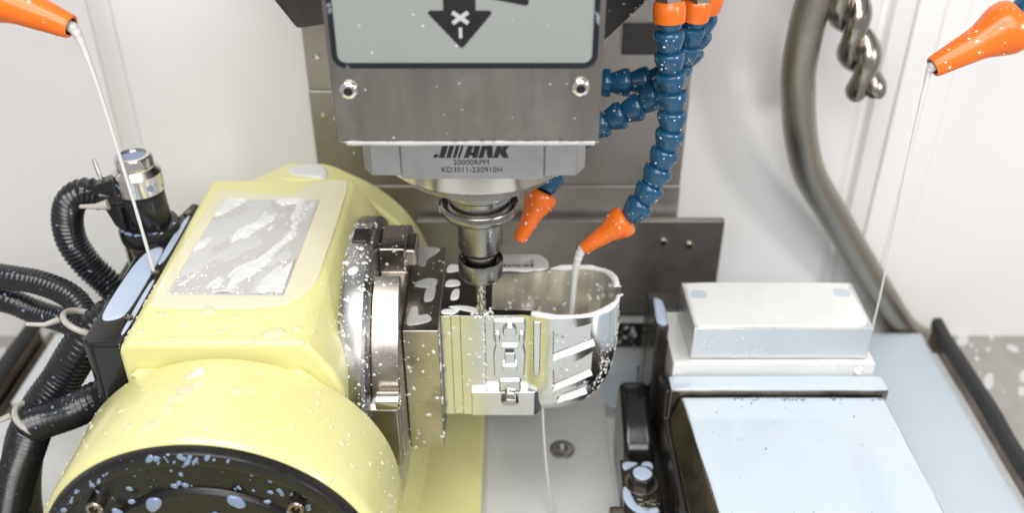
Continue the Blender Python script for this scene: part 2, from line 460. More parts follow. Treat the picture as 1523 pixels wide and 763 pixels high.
for i in range(70): drop(lm, (60 + 116*rng.random(), 679, 22 + 25*rng.random()), (0, -1, 0), .5 + 1.8*rng.random()**2, .4)
part('coolant_pool', lm, 'drop_milk', ap, kind='stuff')
for x, z in ((128, 131), (150, 128)):
    part('bolt', MB().lathe([(0, 0), (3.2, 0), (3.2, 1.8), (2.4, 2.6), (0, 2.6)], (x, 684.2, z), (0, -1, 0), 18), 'brass_nickel', ap)

# ================================================================== spindle head
sh = thing('spindle_head', (-20, 600, 312), 'steel spindle head with grey arrow label above the tool', 'spindle head')
cas = MB().prism([(-96, 353), (-140, 346), (-153, 366), (-175, 420), (-175, 640), (150, 640), (150, 420), (100, 380), (87, 365), (61, 338), (40, 338), (36, 353)], 'y', 600, 694.5)
part('casting', cas, 'cast_dark', sh, bevel=3)
dm = drops(cas, 90, .4, 1.3, lambda p, n: n[1] < -.5 and p[0] > 44 and p[2] < 400)
part('coolant_droplets', dm, 'drop_milk', sh, kind='stuff')
cover = MB().box(-86.5, 42.5, 431.4, 599.8, 349.4, 620)
part('housing', cover, 'stainless', sh, bevel=1.5)
cp = part('cover_plate', MB().prism([(-86.8, 349), (43, 349), (43, 620), (-86.8, 620)], 'y', 428, 431.2), 'stainless', sh, bevel=1.0, seg=3)
dm = MB()
streak_m = MB()
for i in range(26):                       # milk hanging on the lower edge
    x = -82 + i*4.9 + rng.uniform(-1.4, 1.4)
    drop(dm, (x, 427.9, 349.9), (0, -.75, -.66), rng.uniform(.9, 1.5), .4, stretch=1.2, direction=(1, 0, 0))
bead = MB().tube(crom([(-82, 428.2, 349.2), (-50, 428.1, 349.0), (-10, 428.2, 349.2), (15, 428.1, 349.1), (41, 428.2, 349.2)], 16), [1.3 + .2*math.sin(i*.7)*math.sin(i*.31) for i in range(65)], 10)  # pale grey tube standing in for the plate's bent lower lip
dm.add(bead.v, bead.f)
for i in range(14): drop(dm, (rng.uniform(-80, 40), 428, rng.uniform(352, 386)), (0, -1, 0), .25 + .4*rng.random()**2, .3)
part('plate_lip_and_drops', dm, 'edge_grey', sh, kind='stuff')
def rrect(x0, x1, z0, z1, r, n=6):
    out = []
    for cx, cz, a0 in ((x1-r, z0+r, -90), (x1-r, z1-r, 0), (x0+r, z1-r, 90), (x0+r, z0+r, 180)):
        for i in range(n+1):
            a = R(a0 + 90*i/n); out.append((cx + r*math.cos(a), cz + r*math.sin(a)))
    return out
lab = part('label_panel', MB().prism(rrect(-82.0, 37.6, 391.6, 480, 4), 'y', 427.2, 428.2), 'label_grey', sh)
o1 = rrect(-84.6, 40.2, 389.0, 482.6, 6.5); i1 = rrect(-82.1, 37.7, 391.5, 480.1, 4.1)
fr = MB(); n = len(o1)
fr.loft([[(x, 428.1, z) for x, z in o1], [(x, 426.7, z) for x, z in o1], [(x, 426.7, z) for x, z in i1], [(x, 428.1, z) for x, z in i1]], False, False)
part('label_border', fr, 'label_edge', lab)
ar = [(-24.0, 399.2), (-38.6, 415.6), (-37.6, 416.9), (-31.4, 416.9), (-31.4, 452), (-16.6, 452), (-16.6, 416.9), (-10.2, 416.9), (-9.2, 415.6), (-22.8, 399.2)]
part('printed_arrow', MB().prism(ar, 'y', 426.9, 427.4), 'print_black', lab, bevel=.12)
part('printed_arrow', MB().prism([(-9, 422.2), (6.4, 419.2), (7.6, 420), (7.4, 428), (-9, 428)], 'y', 426.9, 427.4), 'print_black', lab, bevel=.12)
def bar(x0, z0, x1, z1, wd):
    d = Vector((x1-x0, z1-z0)).normalized(); s_ = Vector((-d.y, d.x))*wd
    return [(x0-s_.x, z0-s_.y), (x0+s_.x, z0+s_.y), (x1+s_.x, z1+s_.y), (x1-s_.x, z1-s_.y)]
# the letter X lying on its side, then the minus sign standing up
part('printed_letter', MB().prism(bar(-27.3, 416.2, -20.1, 411.0, .95), 'y', 426.6, 426.85), 'print_grey', lab)
part('printed_letter', MB().prism(bar(-27.3, 411.0, -20.1, 416.2, .95), 'y', 426.55, 426.8), 'print_grey', lab)
part('printed_minus', MB().prism(bar(-23.8, 403.9, -23.8, 408.9, .75), 'y', 426.6, 426.85), 'print_grey', lab)
dm = MB()
for i in range(7): drop(dm, (rng.uniform(-78, 36), 427.2, rng.uniform(393, 420)), (0, -1, 0), .2 + .3*rng.random(), .3)
part('coolant_droplets', dm, 'drop_milk', lab, kind='stuff')
for x, z in ((-78.2, 377.8), (32.8, 379.2)):
    sc_ = part('button_screw', MB().lathe([(4.9, 0), (4.9, .8), (4.5, 1.9), (3.6, 2.7), (2.3, 3.1), (2.2, 3.1)], (x, 428, z), (0, -1, 0), 28), 'chrome', sh)
    part('hex_socket', MB().lathe([(2.25, 3.1), (2.1, 1.2), (0, .9)], (x, 428, z), (0, -1, 0), 6), 'cast_dark', sc_, smooth=20)

blk = part('spindle_flange', MB().prism([(-56, 431.5), (16, 431.5), (17, 435.5), (33, 435.5), (38, 444), (38, 540), (-77, 540), (-77, 444), (-72, 435.5), (-57, 435.5)], 'z', 327, 349.2), 'ground_steel', sh, bevel=.5)
def text(body, size, x, y, z, m, parent, name, sx=1.0):
    cu = bpy.data.curves.new('t', 'FONT'); cu.body = body; cu.size = size; cu.align_x = 'CENTER'; cu.resolution_u = 3
    ob = bpy.data.objects.new('t', cu); col.objects.link(ob)
    bpy.context.view_layer.update()
    me0 = bpy.data.meshes.new_from_object(ob.evaluated_get(bpy.context.evaluated_depsgraph_get()))
    mb = MB(); mb.v = [(x + v.co.x*sx, y, z + v.co.y) for v in me0.vertices]; mb.f = [tuple(p.vertices) for p in me0.polygons]
    col.objects.unlink(ob); bpy.data.objects.remove(ob); bpy.data.meshes.remove(me0)
    return part(name, mb, m, parent, smooth=0)
text('20000RPM', 4.3, -20.6, 431.36, 335.3, 'print_black', blk, 'printed_lettering', .98)
text('KD3011-230910H', 4.3, -20.4, 431.36, 331.1, 'print_black', blk, 'printed_lettering', .98)
def shear(poly, x0): return [(x0 + a + b*.30, 339.3 + b) for a, b in poly]
def logo(poly, x0): part('printed_logo', MB().prism(shear(poly, x0), 'y', 431.33, 431.45), 'print_black', blk)
H = 9.4
logo([(0, .2), (2.2, .2), (2.6, 1.9), (.4, 1.9)], -40.0)
for x, wd in ((-37.0, 2.9), (-33.3, 2.3), (-30.0, 1.7), (-27.4, 1.1)): logo([(0, 0), (wd, 0), (wd, H), (0, H)], x)
logo([(0, 0), (2.6, 0), (3.3, H), (.6, H)], -24.4)                                      # A
logo([(4.2, 0), (6.9, 0), (6.2, H), (3.3, H)], -24.4); logo([(2.5, 1.4), (4.6, 1.4), (4.5, 3.0), (2.6, 3.0)], -24.4)
logo([(0, 0), (2.5, 0), (2.5, H), (0, H)], -17.1)                                         # N
logo([(2.55, H), (2.55, 5.2), (4.8, 0), (7.2, 0), (7.2, .8), (4.4, H)], -17.1)
logo([(0, 0), (2.6, 0), (2.6, H), (0, H)], -9.6)                                          # K
logo([(2.65, 2.6), (5.0, 0), (8.0, 0), (5.2, 3.9), (7.0, H), (4.4, H), (2.65, 4.9)], -9.6)
AX = (-19.2, 490)
nose = MB().lathe([(44, 316), (45, 314.2), (47, 313.6), (53.6, 314.6), (54.6, 315.6), (54.8, 326.9)], (AX[0], AX[1], 0), seg=96)
part('nose_ring', nose, 'polished', sh)
part('nose_sleeve', MB().lathe([(0, 289.2), (20.6, 289.2), (22.2, 290.4), (23, 304), (45.9, 307), (45.9, 314.4)], (AX[0], AX[1], 0), seg=72), 'tool_steel', sh)
# ------------------------------------------------------------------ tool
th_ = thing('tool_holder', (AX[0], AX[1], 196), 'steel collet tool holder clamped under the spindle nose', 'tool holder')
part('flange', MB().lathe([(13, 271.8), (20, 273), (22.4, 274.8), (23, 276.3), (23, 280.2), (22.3, 281.2), (19.4, 279.6), (18, 281), (17.8, 285), (20.2, 286.4), (20.6, 289), (0, 289)], (*AX, 0), seg=72), 'tool_steel', th_)
part('shank', MB().lathe([(9.6, 236), (9.6, 245.5), (10.6, 246.4), (13.0, 249.4), (13.5, 251), (13.7, 272.2)], (*AX, 0), seg=56), 'tool_steel', th_)
part('collet_nut', MB().lathe([(3.2, 227.8), (9.8, 227.4), (12, 228), (13.3, 229.6), (13.5, 231), (13.5, 233.2), (13.8, 233.6), (13.9, 240.2), (13.6, 241.4), (13.1, 241.6), (12.7, 240.8), (12.5, 235.5), (9.4, 235.5)], (*AX, 0), seg=64), 'tool_steel', th_)
part('drive_key', MB().box(-43.2, -38, 486, 494, 275, 280), 'tool_steel', th_, bevel=.4)
cut = MB(); n = 46; seg = 24
loops = []
for i in range(n):
    z = 228.2 - i*.645
    tw = max(0, i-12)*.16; fl = min(1, max(0, (i-12)/4))
    loops.append([(AX[0] + (2.9*(1 - .34*fl*max(0, math.cos(3*(a - tw)))**2))*math.cos(a), AX[1] + (2.9*(1 - .34*fl*max(0, math.cos(3*(a - tw)))**2))*math.sin(a), z) for a in [2*math.pi*k/seg for k in range(seg)]])
part('end_mill', MB().loft(loops[::-1]), 'polished', th_)
sprayed = MB()
for i in range(46):
    a = rng.random()*6.28; q = rng.uniform(2, 8)
    drop(sprayed, (AX[0]+q*math.cos(a), AX[1]-1+q*math.sin(a), 199.3), (0, 0, 1), rng.uniform(.4, 1.1), .7)
part('coolant_splash', sprayed, 'foam', th_, kind='stuff')

# ================================================================== yellow tilting rotary table
rt = thing('rotary_table', (-163, 510, 0), 'glossy yellow tilting rotary unit speckled with milky coolant', 'rotary table')
HX, HZ = -163, 128
part('base', MB().prism([(-300, 110), (-36, 110), (-36, 328), (-30, 340), (-22.5, 346), (-22.5, 726), (-300, 726)], 'z', .1, 20), 'yellow_paint', rt, bevel=2.5)  # front end lengthened out of view so the steel faces reflect yellow
sp_t = [(-299.5, 430), (-100, 430), (-84, 452), (-78, 478), (-75.5, 510), (-76.5, 545), (-77, 620), (-299.5, 620)]
sp_b = [(-299.5, 428), (-96, 428), (-78, 452), (-69, 480), (-65, 512), (-64, 550), (-64, 621), (-299.5, 621)]
stp = MB().loft([[(x, y, 20.1) for x, y in sp_b], [(x, y, 42) for x, y in sp_t]])
part('base_step', stp, 'yellow_paint', rt, bevel=1.5)
st_m = MB(); puddle(st_m, [(-140, 445), (-97, 446), (-86, 462), (-80, 490), (-79, 520), (-81, 600), (-150, 610)], 42, .5, 5)
part('coolant_film', st_m, 'film_thin', rt, kind='stuff')
body_poly = [(-221, 70), (-98, 70), (-97, 196), (-101, 208), (-113, 227), (-117, 230), (-216, 230), (-221, 224)]
body = MB().prism(body_poly, 'y', 419, 612)
bodyo = part('body', body, 'yellow_paint', rt, bevel=4, seg=4)
ffr = MB().prism([(-216, 80), (-100, 80), (-101, 196), (-118, 214), (-214, 214)], 'y', 412, 419.5)
part('body_front', ffr, 'yellow_paint', rt, bevel=4, seg=4)
def hubprof(): return [(0, 0), (89, 0), (93, .8), (95, 3.5), (95.5, 8), (95.5, 62), (94.5, 66), (91, 68.2), (0, 68.2)]
hub = MB().lathe(hubprof(), (HX, 349, HZ), (0, 1, 0), 128)
part('front_hub', hub, 'yellow_paint', rt)
part('front_pedestal', MB().prism([(-250, 20), (-76, 20), (-82, 70), (-90, 110), (-236, 110), (-244, 70)], 'y', 356, 412), 'yellow_paint', rt, bevel=4, seg=3)
# black end cover: lip, sunken ring, raised middle
blkc = MB().lathe([(92.6, 0), (92.6, 4.4), (91.6, 6), (86.5, 6.8), (84.6, 6.4), (83.4, 2.0), (64.6, 2.0), (63.6, 4.0), (62.2, 5.0), (10, 5.4), (0, 5.4)], (HX, 349.2, HZ), (0, -1, 0), 128)
ec = part('end_cover', blkc, 'black_disc', rt)
for a in range(4):
    an = R((47, 133, 227, 313)[a])
    b_ = part('cover_bolt', MB().lathe([(4.6, 0), (4.6, 6.4), (4.0, 7.2), (2.5, 7.2), (2.4, 4.2), (0, 4.2)], (HX + 76*math.cos(an), 347.2, HZ + 76*math.sin(an)), (0, -1, 0), 20), 'vise_steel', ec)
# far support
rh = [(HX + 100*math.cos(R(a)), HZ + 100*math.sin(R(a))) for a in range(-60, 72, 6)] + [(-134, 225.8), (-142, 228), (-166, 228.5), (-196, 215), (-222, 190), (-236, 120), (-236, 30), (-120, 30)]
part('rear_hub', MB().prism(rh, 'y', 614, 642), 'yellow_paint', rt, bevel=3.5, seg=3)
part('rear_neck', MB().lathe([(70, 0), (66, 4), (64, 16), (0, 16)], (HX, 609, HZ), (0, 1, 0), 64), 'yellow_paint', rt)
part('rear_pedestal', MB().box(-252, -74, 616, 660, 20, 110), 'yellow_paint', rt, bevel=5, seg=3)
# steel plate on top and the coolant around it
tpl = [(-206, 465.5), (-136, 464), (-134, 580), (-201, 580)]
tp = part('top_plate', MB().prism(tpl, 'z', 230.0, 230.9), 'plate_wet', rt, bevel=.25)
fl = MB()
puddle(fl, [(-214, 462), (-213, 520), (-209, 575), (-206, 594), (-180, 590), (-160, 588), (-150, 596), (-142, 608), (-124, 609.5), (-118, 604), (-117, 560), (-118, 515), (-119, 482), (-124, 468), (-131, 458), (-150, 453), (-185, 452), (-208, 454)], 230.02, .55, 6)
part('coolant_film', fl, 'film_thin', rt, kind='stuff')
zt = 230.92
from mathutils import noise
def film(corners, nu, nv, z, seed, cover, hmax, fd, fa, fw):
    m = MB(); (ax, ay), (bx, by), (cx, cy), (dx, dy) = corners
    hs = []
    for j in range(nv+1):
        for i in range(nu+1):
            u, v = i/nu, j/nv
            x = (ax*(1-u)+bx*u)*(1-v) + (dx*(1-u)+cx*u)*v; y = (ay*(1-u)+by*u)*(1-v) + (dy*(1-u)+cy*u)*v
            al = x*.42 + y*.9; ac = x*.9 - y*.42
            wp_ = noise.noise((x*.035+seed, y*.035, 3.1))*fw
            n = noise.noise((ac*fa + wp_, al*fd + wp_*.5, seed)) + .38*noise.noise((ac*fa*2.3 + wp_, al*fd*2.6, seed+9)) + .14*noise.noise((x*.5, y*.5, seed+4))
            q = n + cover
            hs.append(q); hh = hmax*min(1, max(0, q)/.30)**.55 + .25*hmax*noise.noise((x*.16, y*.16, seed+2)) if q > 0 else -.25
            m.v.append((x, y, z + hh))
    for j in range(nv):
        for i in range(nu):
            a = j*(nu+1)+i; f = (a, a+1, a+nu+2, a+nu+1)
            if max(hs[k] for k in f) > 0: m.f.append(f)
    return m
ins_ = [(-205, 466.6), (-137, 465.2), (-135.2, 578.8), (-200, 578.8)]
part('coolant_streaks', film(ins_, 100, 150, zt-.1, 5.3, -.10, 1.5, .022, .085, 1.0), 'drop_milk', tp, kind='stuff', smooth=60)
part('coolant_streaks', film(ins_, 100, 150, zt-.1, 17.7, .02, .5, .03, .06, .8), 'plate_film', tp, kind='stuff', smooth=60)
fm = MB()
for i in range(150):
    x = -205 + 66*rng.random(); y = 466 + 36*rng.random()**1.8
    drop(fm, (x, y, zt), (0, 0, 1), .25 + .75*rng.random()**3, .6)
for i in range(60): drop(fm, (rng.uniform(-200, -137), rng.uniform(468, 578), zt), (0, 0, 1), .2 + .5*rng.random()**3, .5)
part('bubbles', fm, 'foam', tp, kind='stuff')
# drops on the paint
dm = MB()
def clear(p):
    return not (-216 < p[0] < -116 and 450 < p[1] < 612)
drops(body, 170, .35, 1.7, lambda p, n: n[2] > .6 and clear(p) and p[1] < 480, dm, 3, .5)
drops(body, 330, .3, 1.2, lambda p, n: n[0] > .3 and p[2] > 150, dm, 3)
drops(ffr, 130, .35, 1.5, lambda p, n: n[1] < -.5 and p[2] > 195, dm, 2.5)
drops(hub, 330, .3, 1.5, lambda p, n: n[2] > -.1 and abs(n[1]) < .6, dm, 4, .5)
for x, y, r in ((-177.5, 449.5, 4.6), (-134.5, 428, 6.2), (-122, 432.5, 3.0), (-159, 444, 2.4), (-188, 436, 2.2), (-205, 446, 3.0), (-165, 430, 2.0), (-150, 438, 1.6), (-210, 430, 2.4)):
    drop(dm, (x, y, 230), (0, 0, 1), r, .30, stretch=.3)
def hubdrop(out, ang, y, r, **k):
    a = R(ang); drop(out, (HX + 95.5*math.cos(a), y, HZ + 95.5*math.sin(a)), (math.cos(a), 0, math.sin(a)), r, **k)
for ang, y, r in ((97, 400, 3.4), (99, 372, 3.2), (101, 376, 2.4), (80, 388, 2.6), (76, 390, 2.0), (112, 366, 2.4), (85, 358, 2.4), (79, 356, 1.6), (60, 372, 1.6), (42, 380, 2.0), (54, 398, 1.6), (120, 385, 1.8)):
    hubdrop(dm, ang, y, r, flat=.3)
for ang, y, r in ((97, 388, 4.6), (99, 382, 4.2), (95, 386, 4.0), (93, 393, 3.4), (104, 362, 4.2), (102, 364, 3.6)): hubdrop(dm, ang, y, r, flat=.22, stretch=.2)
part('coolant_droplets', dm, 'drop_yellow', rt, kind='stuff')
dm = MB()
hubdrop(dm, 95, 402, 3.6, flat=.4, stretch=.5)
puddle(dm, [(-164, 621), (-150, 617), (-138, 617), (-136, 626), (-142, 638), (-158, 639), (-168, 632)], 226.6, 2.4, 5)
part('coolant_droplets', dm, 'drop_milk', rt, kind='stuff')
dm = drops(blkc, 120, .2, .9, lambda p, n: n[1] < -.3 and p[2] > 140, None, 4, .4)
for x, z, r in ((-185, 184, 6.5), (-142, 186, 6.2), (-113, 178, 5), (-170, 172, 3), (-205, 178, 4), (-155, 176, 3.2), (-196, 186, 2.6), (-126, 186, 2.2), (-212, 168, 4.5), (-132, 168, 4)):
    drop(dm, (x, 343.7, z), (0, -1, 0), r*.72, .62, stretch=.25)
for i in range(34):
    a = R(92 + rng.uniform(-16, 52)); rr = rng.uniform(86.5, 91)
    drop(dm, (HX + rr*math.cos(a), 342.8, HZ + rr*math.sin(a)), (0, -1, 0), .7 + 1.6*rng.random()**2, .4, stretch=.9, direction=(.6, 0, 1))
for i in range(20):
    a = R(40 + 110*rng.random()); rr = rng.uniform(66, 82)
    drop(dm, (HX + rr*math.cos(a), 347.2, HZ + rr*math.sin(a)), (0, -1, 0), .8 + 1.2*rng.random(), .4)
part('coolant_droplets', dm, 'drop_blue', ec, kind='stuff')
# black cable box on the far-left side
cbp = [(-247, 433), (-241, 428), (-222, 428), (-222, 590), (-228, 592), (-246, 518)]
cb = part('cable_box', MB().prism(cbp, 'z', 150, 222), 'black_gloss', rt, bevel=2.5, seg=3)
part('cable_box_lower', MB().prism([(-241, 428.5), (-222.5, 428.5), (-222.5, 590), (-240, 540)], 'z', 90, 149.9), 'black_paint', rt, bevel=2)
part('connector_mount', MB().box(-276, -223, 532, 582, 42, 186), 'black_paint', rt, bevel=3)
for x, y in ((-226, 452), (-225, 500), (-226, 574)):
    part('box_screw', MB().lathe([(2.6, 0), (2.6, 2.4), (1.3, 2.6), (0, 1.4)], (x, y, 222), (0, 0, 1), 14), 'vise_steel', cb)
pm = MB(); puddle(pm, [(-243, 456), (-234, 452), (-229, 462), (-228, 505), (-230, 530), (-239, 526), (-243, 500)], 222.02, .7, 5)
puddle(pm, [(-227.5, 512), (-224, 520), (-223.5, 568), (-226, 570), (-228, 540)], 222.02, .5, 5)
puddle(pm, [(-226, 440), (-223.5, 446), (-223.5, 490), (-226, 486)], 222.02, .5, 5)
part('coolant_pool', pm, 'milk_soft', cb, kind='stuff')
# face plate
disc = MB().lathe([(0, 0), (86, 0), (90, 2), (91, 4), (91, 15), (89.5, 17), (84, 18.4), (0, 18.4)], (-104.5, 516, 150), (1, 0, 0), 112)
fp = part('face_plate', disc, 'disc_steel', rt)
part('index_notch_shade', MB().box(-101, -91, 508, 524, 236, 241.8), 'cast_dark', fp, bevel=1)  # dark block instead of a hole, the hole's shade is its colour
dm = drops(disc, 900, .35, 1.5, lambda p, n: n[0] < .6 and p[2] > 165 and p[1] < 535, None, 3, .42)
for y, z_, r in ((-8, 0, 3.4), (10, 3, 1.8), (-2, -5, 1.8)):
    drop(dm, (-97 + z_, 516 - 24 + y, 150 + math.sqrt(91**2 - (24-y)**2)), (0, -(24-y)/91, .95), r, .4)
drops(disc, 260, .4, 1.3, lambda p, n: n[0] > .4 and p[1] < 500, dm, 3, .42)
part('coolant_droplets', dm, 'drop_milk', fp, kind='stuff')

# ================================================================== work clamp and its block
wc = thing('work_chuck', (-77, 516, 85), 'stained steel chuck with facets bolted to the wet face plate', 'chuck')
chp = [(470, 108), (449, 114), (447, 126), (443, 150), (444, 174), (454, 198), (475, 221), (490, 228), (492, 213), (515, 213), (517, 230), (545, 230), (562, 221), (586, 196), (590, 150), (582, 118), (560, 108)]
chk = MB().prism(chp, 'x', -86.0, -68.6)
part('chuck_body', chk, 'clamp_steel', wc, bevel=1.2)
part('clamp_shoe', MB().prism([(438, 116), (447, 116), (447, 166), (440, 168), (436, 164)], 'x', -87, -69.5), 'clamp_steel', wc, bevel=1.2)
b = part('clamp_bolt', MB().lathe([(0, 0), (5.2, 0), (5.6, .5), (5.6, 13.5), (4.8, 14.4), (2.8, 14.4), (2.6, 11), (0, 11)], (-82, 437, 172), (1, 0, 0), 24), 'chrome', wc)
part('rear_jaw', MB().box(-84, -62, 520, 543, 214, 227), 'block_steel', wc, bevel=2)
dm = drops(chk, 150, .3, 1.3, lambda p, n: n[1] < -.2 or n[2] > .4, None, 3, .4)
puddle(dm, [(-84, 438), (-72, 438), (-71, 443), (-78, 446.5), (-85, 444)], 168.2, 1.0, 4)
part('coolant_droplets', dm, 'drop_milk', wc, kind='stuff')
fb = thing('fixture_block', (-57, 520, 100), 'square steel fixture block between the chuck and the workpiece', 'fixture block')
fbm = MB().box(-68.4, -45.6, 471, 568, 100, 199)
part('block', fbm, 'block_steel', fb, bevel=.9)
dm = drops(fbm, 40, .3, 1.5, lambda p, n: n[1] < -.5, None, 2.5, .4)
drops(fbm, 26, .3, 1.0, lambda p, n: n[2] > .5, dm, 2.5, .4)
for i in range(16): drop(dm, (-45.6, 471.4 + rng.uniform(0, 1), 108 + 88*rng.random()), (.7, -.7, 0), rng.uniform(.6, 1.4), .5, stretch=1, direction=(0, 0, 1))
pf = MB()
puddle(pf, [(-63, 519), (-52, 519), (-50, 527), (-56, 529), (-64, 524)], 199, .5, 6)
puddle(pf, [(-57, 503), (-51, 505), (-51, 522), (-56, 520)], 199, .5, 6)
puddle(pf, [(-66, 478), (-58, 478), (-51, 482), (-53, 488), (-59, 487), (-61, 497), (-65, 494)], 199, .5, 6)
puddle(pf, [(-66, 548), (-60, 544), (-58, 553), (-52, 561), (-52, 567), (-66, 566)], 199, .5, 6)
part('coolant_film', pf, 'plate_film', fb, kind='stuff')
part('coolant_droplets', dm, 'drop_milk', fb, kind='stuff')

# ================================================================== aluminium workpiece
wp = thing('workpiece', (12, 514, 115), 'shiny milled aluminium housing with open cup under the cutter', 'workpiece')
stock = MB().prism([(-45.4, 487), (-39, 487), (-39, 487.6), (-33, 487.6), (-33, 487), (-17.2, 487), (-17.2, 546), (-45.4, 546)], 'z', 115.5, 198.6)
part('stock_end', stock, 'aluminium', wp, bevel=.5)
outer = [(-17, 487.4), (-4, 487.4), (8, 487.6), (12, 486.6), (17, 484.6), (29, 483), (46, 484.4), (58, 489), (64.5, 494.5), (69.5, 501), (71.6, 509), (71.8, 520), (70.4, 531), (66, 538.5), (60, 542.3), (52, 544), (27, 543), (18, 541), (12, 539.5), (-3, 539.5), (-17, 539.5)]
inner = [(-13, 493.5), (-4, 493), (8, 492.6), (12, 492.2), (18, 490.2), (29, 487.2), (46, 488.4), (55, 492.2), (61, 497), (65.5, 503), (67.6, 510), (67.8, 519.5), (66.2, 528.5), (62.2, 535), (57, 538), (51, 539.6), (28, 538.8), (19, 537), (12, 535), (-3, 535), (-13, 534.5)]
def lev(loop, z, kx, ky): return [((x if x < 10 else 10 + (x-10)*kx), 514 + (y-514)*ky, z) for x, y in loop]
outs = [lev(outer, 117, .55, .72), lev(outer, 119, .68, .80), lev(outer, 123, .79, .87), lev(outer, 130, .875, .93), lev(outer, 140, .935, .965), lev(outer, 155, .975, .985), lev(outer, 172, .995, .995), lev(outer, 199, 1, 1)]
ins = [lev(inner, 199, 1, 1), lev(inner, 185, .99, .99), lev(inner, 165, .97, .97), lev(inner, 146, .93, .94), lev(inner, 140, .84, .86)]
shell = MB().loft(outs, True, False)
hol = MB().loft(ins, False, True)
solid = MB().loft(outs + ins)
def pocket(poly_front, poly_back, y0, y1):
    return MB().loft([[(x, y0, z) for x, z in poly_front], [(x, y1, z) for x, z in poly_back]])
cuts = [pocket([(25.4, 163.6), (54.2, 177.2), (54.2, 196), (25.4, 190)], [(27, 168), (52.8, 181), (52.8, 194), (27, 188)], 480.5, 486.2),
        pocket([(26.2, 136.4), (53.8, 151.4), (53.8, 171), (26, 157.5)], [(28, 141), (52.2, 155), (52.2, 169.5), (27.6, 156)], 481, 487.6),
        pocket([(29.5, 125), (51, 134.5), (53, 146), (27.4, 131.5)], [(31.5, 131), (49.4, 138.5), (51, 144.4), (29.4, 133)], 481.5, 488.6)]
cup = part('cup_wall', solid, 'aluminium', wp, smooth=20)
tmp = []
for k, cmb in enumerate(cuts):
    for f in ():
        pass
    co = part('cutter', cmb, 'aluminium', wp, smooth=0)
    bm_ = bmesh.new(); bm_.from_mesh(co.data); bmesh.ops.recalc_face_normals(bm_, faces=bm_.faces); bm_.to_mesh(co.data); bm_.free()
    md = cup.modifiers.new('cut', 'BOOLEAN'); md.operation = 'DIFFERENCE'; md.object = co; md.solver = 'EXACT'; tmp.append(co)
bm_ = bmesh.new(); bm_.from_mesh(cup.data); bmesh.ops.recalc_face_normals(bm_, faces=bm_.faces); bm_.to_mesh(cup.data); bm_.free()
bpy.context.view_layer.update()
newme = bpy.data.meshes.new_from_object(cup.evaluated_get(bpy.context.evaluated_depsgraph_get()))
cup.modifiers.clear(); cup.data = newme; newme.shade_smooth(); newme.set_sharp_from_angle(angle=R(20))
newme.materials.append(MATS['aluminium_in'])
for pg in newme.polygons:
    c_ = Vector(pg.center)/S + Vector(ORG[wp]); d_ = Vector((c_.x-40 if c_.x > 40 else 0, c_.y-514, 0)) if c_.x > -10 else Vector((c_.x-20, 0, 0))
    if c_.z > 139.5 and pg.normal.dot(d_) < -.2*max(d_.length, .01) and abs(pg.normal.z) < .9: pg.material_index = 1
    if abs(c_.z-140) < .5 and pg.normal.z > .5: pg.material_index = 1
for co in tmp: bpy.data.objects.remove(co)
lg = MB()
for (fx0, fz0, fx1, fz1, y0), (bx0, bz0, bx1, bz1, y1) in (((26.4, 165.3, 53.4, 178.0, 482.6), (27.4, 168.6, 52.2, 181.2, 486.0)), ((27.2, 138.5, 53, 152.6, 483.6), (28.4, 141.6, 51.6, 155, 487.4)), ((30.4, 126.9, 50.4, 135.4, 485), (32, 131.2, 49, 138.6, 488.4))):
    n_ = 8; top = []; bot = []
    for k in range(n_+1):
        t_ = k/n_; a_ = Vector((fx0+(fx1-fx0)*t_, y0 + .3*math.sin(t_*9), fz0+(fz1-fz0)*t_)); b_ = Vector((bx0+(bx1-bx0)*t_, y1, bz0+(bz1-bz0)*t_))
        up_ = Vector((0, -.4, .55))*(1.3 - .8*t_)
        lg.v += [tuple(a_), tuple((a_+b_)/2 + up_), tuple(b_ + up_*.6)]
    o_ = len(lg.v) - 3*(n_+1)
    lg.f += [(o_+3*k+i, o_+3*k+3+i, o_+3*k+4+i, o_+3*k+1+i) for k in range(n_) for i in (0, 1)]
part('coolant_on_ledges', lg, 'foam', cup, kind='stuff', smooth=60)
part('groove_strip', MB().prism([(13.5, 196), (18.5, 196), (18.5, 156), (17, 150), (15, 150), (14, 156)], 'y', 484.2, 487.5), 'aluminium', cup, bevel=.8)
# latch detail on the near face
lt = part('latch_pad', MB().prism([(-11.6, 195.5), (7.6, 195.5), (8.6, 192), (8.4, 180), (7.4, 176), (8.6, 168), (8.0, 150), (5, 146.5), (-8.6, 146.5), (-11.6, 150), (-12.2, 168), (-10.6, 176), (-12, 182)], 'y', 485.6, 488), 'aluminium', wp, bevel=.7)
part('latch_boss', MB().lathe([(4.6, 0), (4.6, 2.0), (3.9, 2.6), (0, 2.6)], (-1.5, 485.7, 188.5), (0, -1, 0), 24), 'aluminium', lt)
part('latch_lug', MB().box(-11, -7.6, 483.4, 485.7, 180.5, 187), 'aluminium', lt, bevel=.8)
part('latch_lug', MB().box(4.4, 7.6, 483.4, 485.7, 180.5, 187), 'aluminium', lt, bevel=.8)
part('latch_bridge', MB().box(-7, 4, 483.6, 485.7, 174.6, 176.8), 'aluminium', lt, bevel=.6)
part('latch_tongue', MB().prism([(-5, 156), (2.2, 156), (2, 171), (-4.8, 171)], 'y', 483.8, 485.7), 'aluminium', lt, bevel=.6)
part('latch_step', MB().box(-6.4, 3.6, 482.2, 485.7, 157, 161.6), 'aluminium', lt, bevel=.6)
part('latch_slot_shade', MB().box(-4.4, 1.4, 485.2, 485.72, 163, 173), 'cast_dark', lt)  # dark slab on the pad, paints in the shade of a slot
part('tab', MB().prism([(-27, 483.4), (15, 483.4), (20, 488.5), (19, 495), (-27, 495)], 'z', 117.5, 138), 'aluminium', wp, bevel=.5)
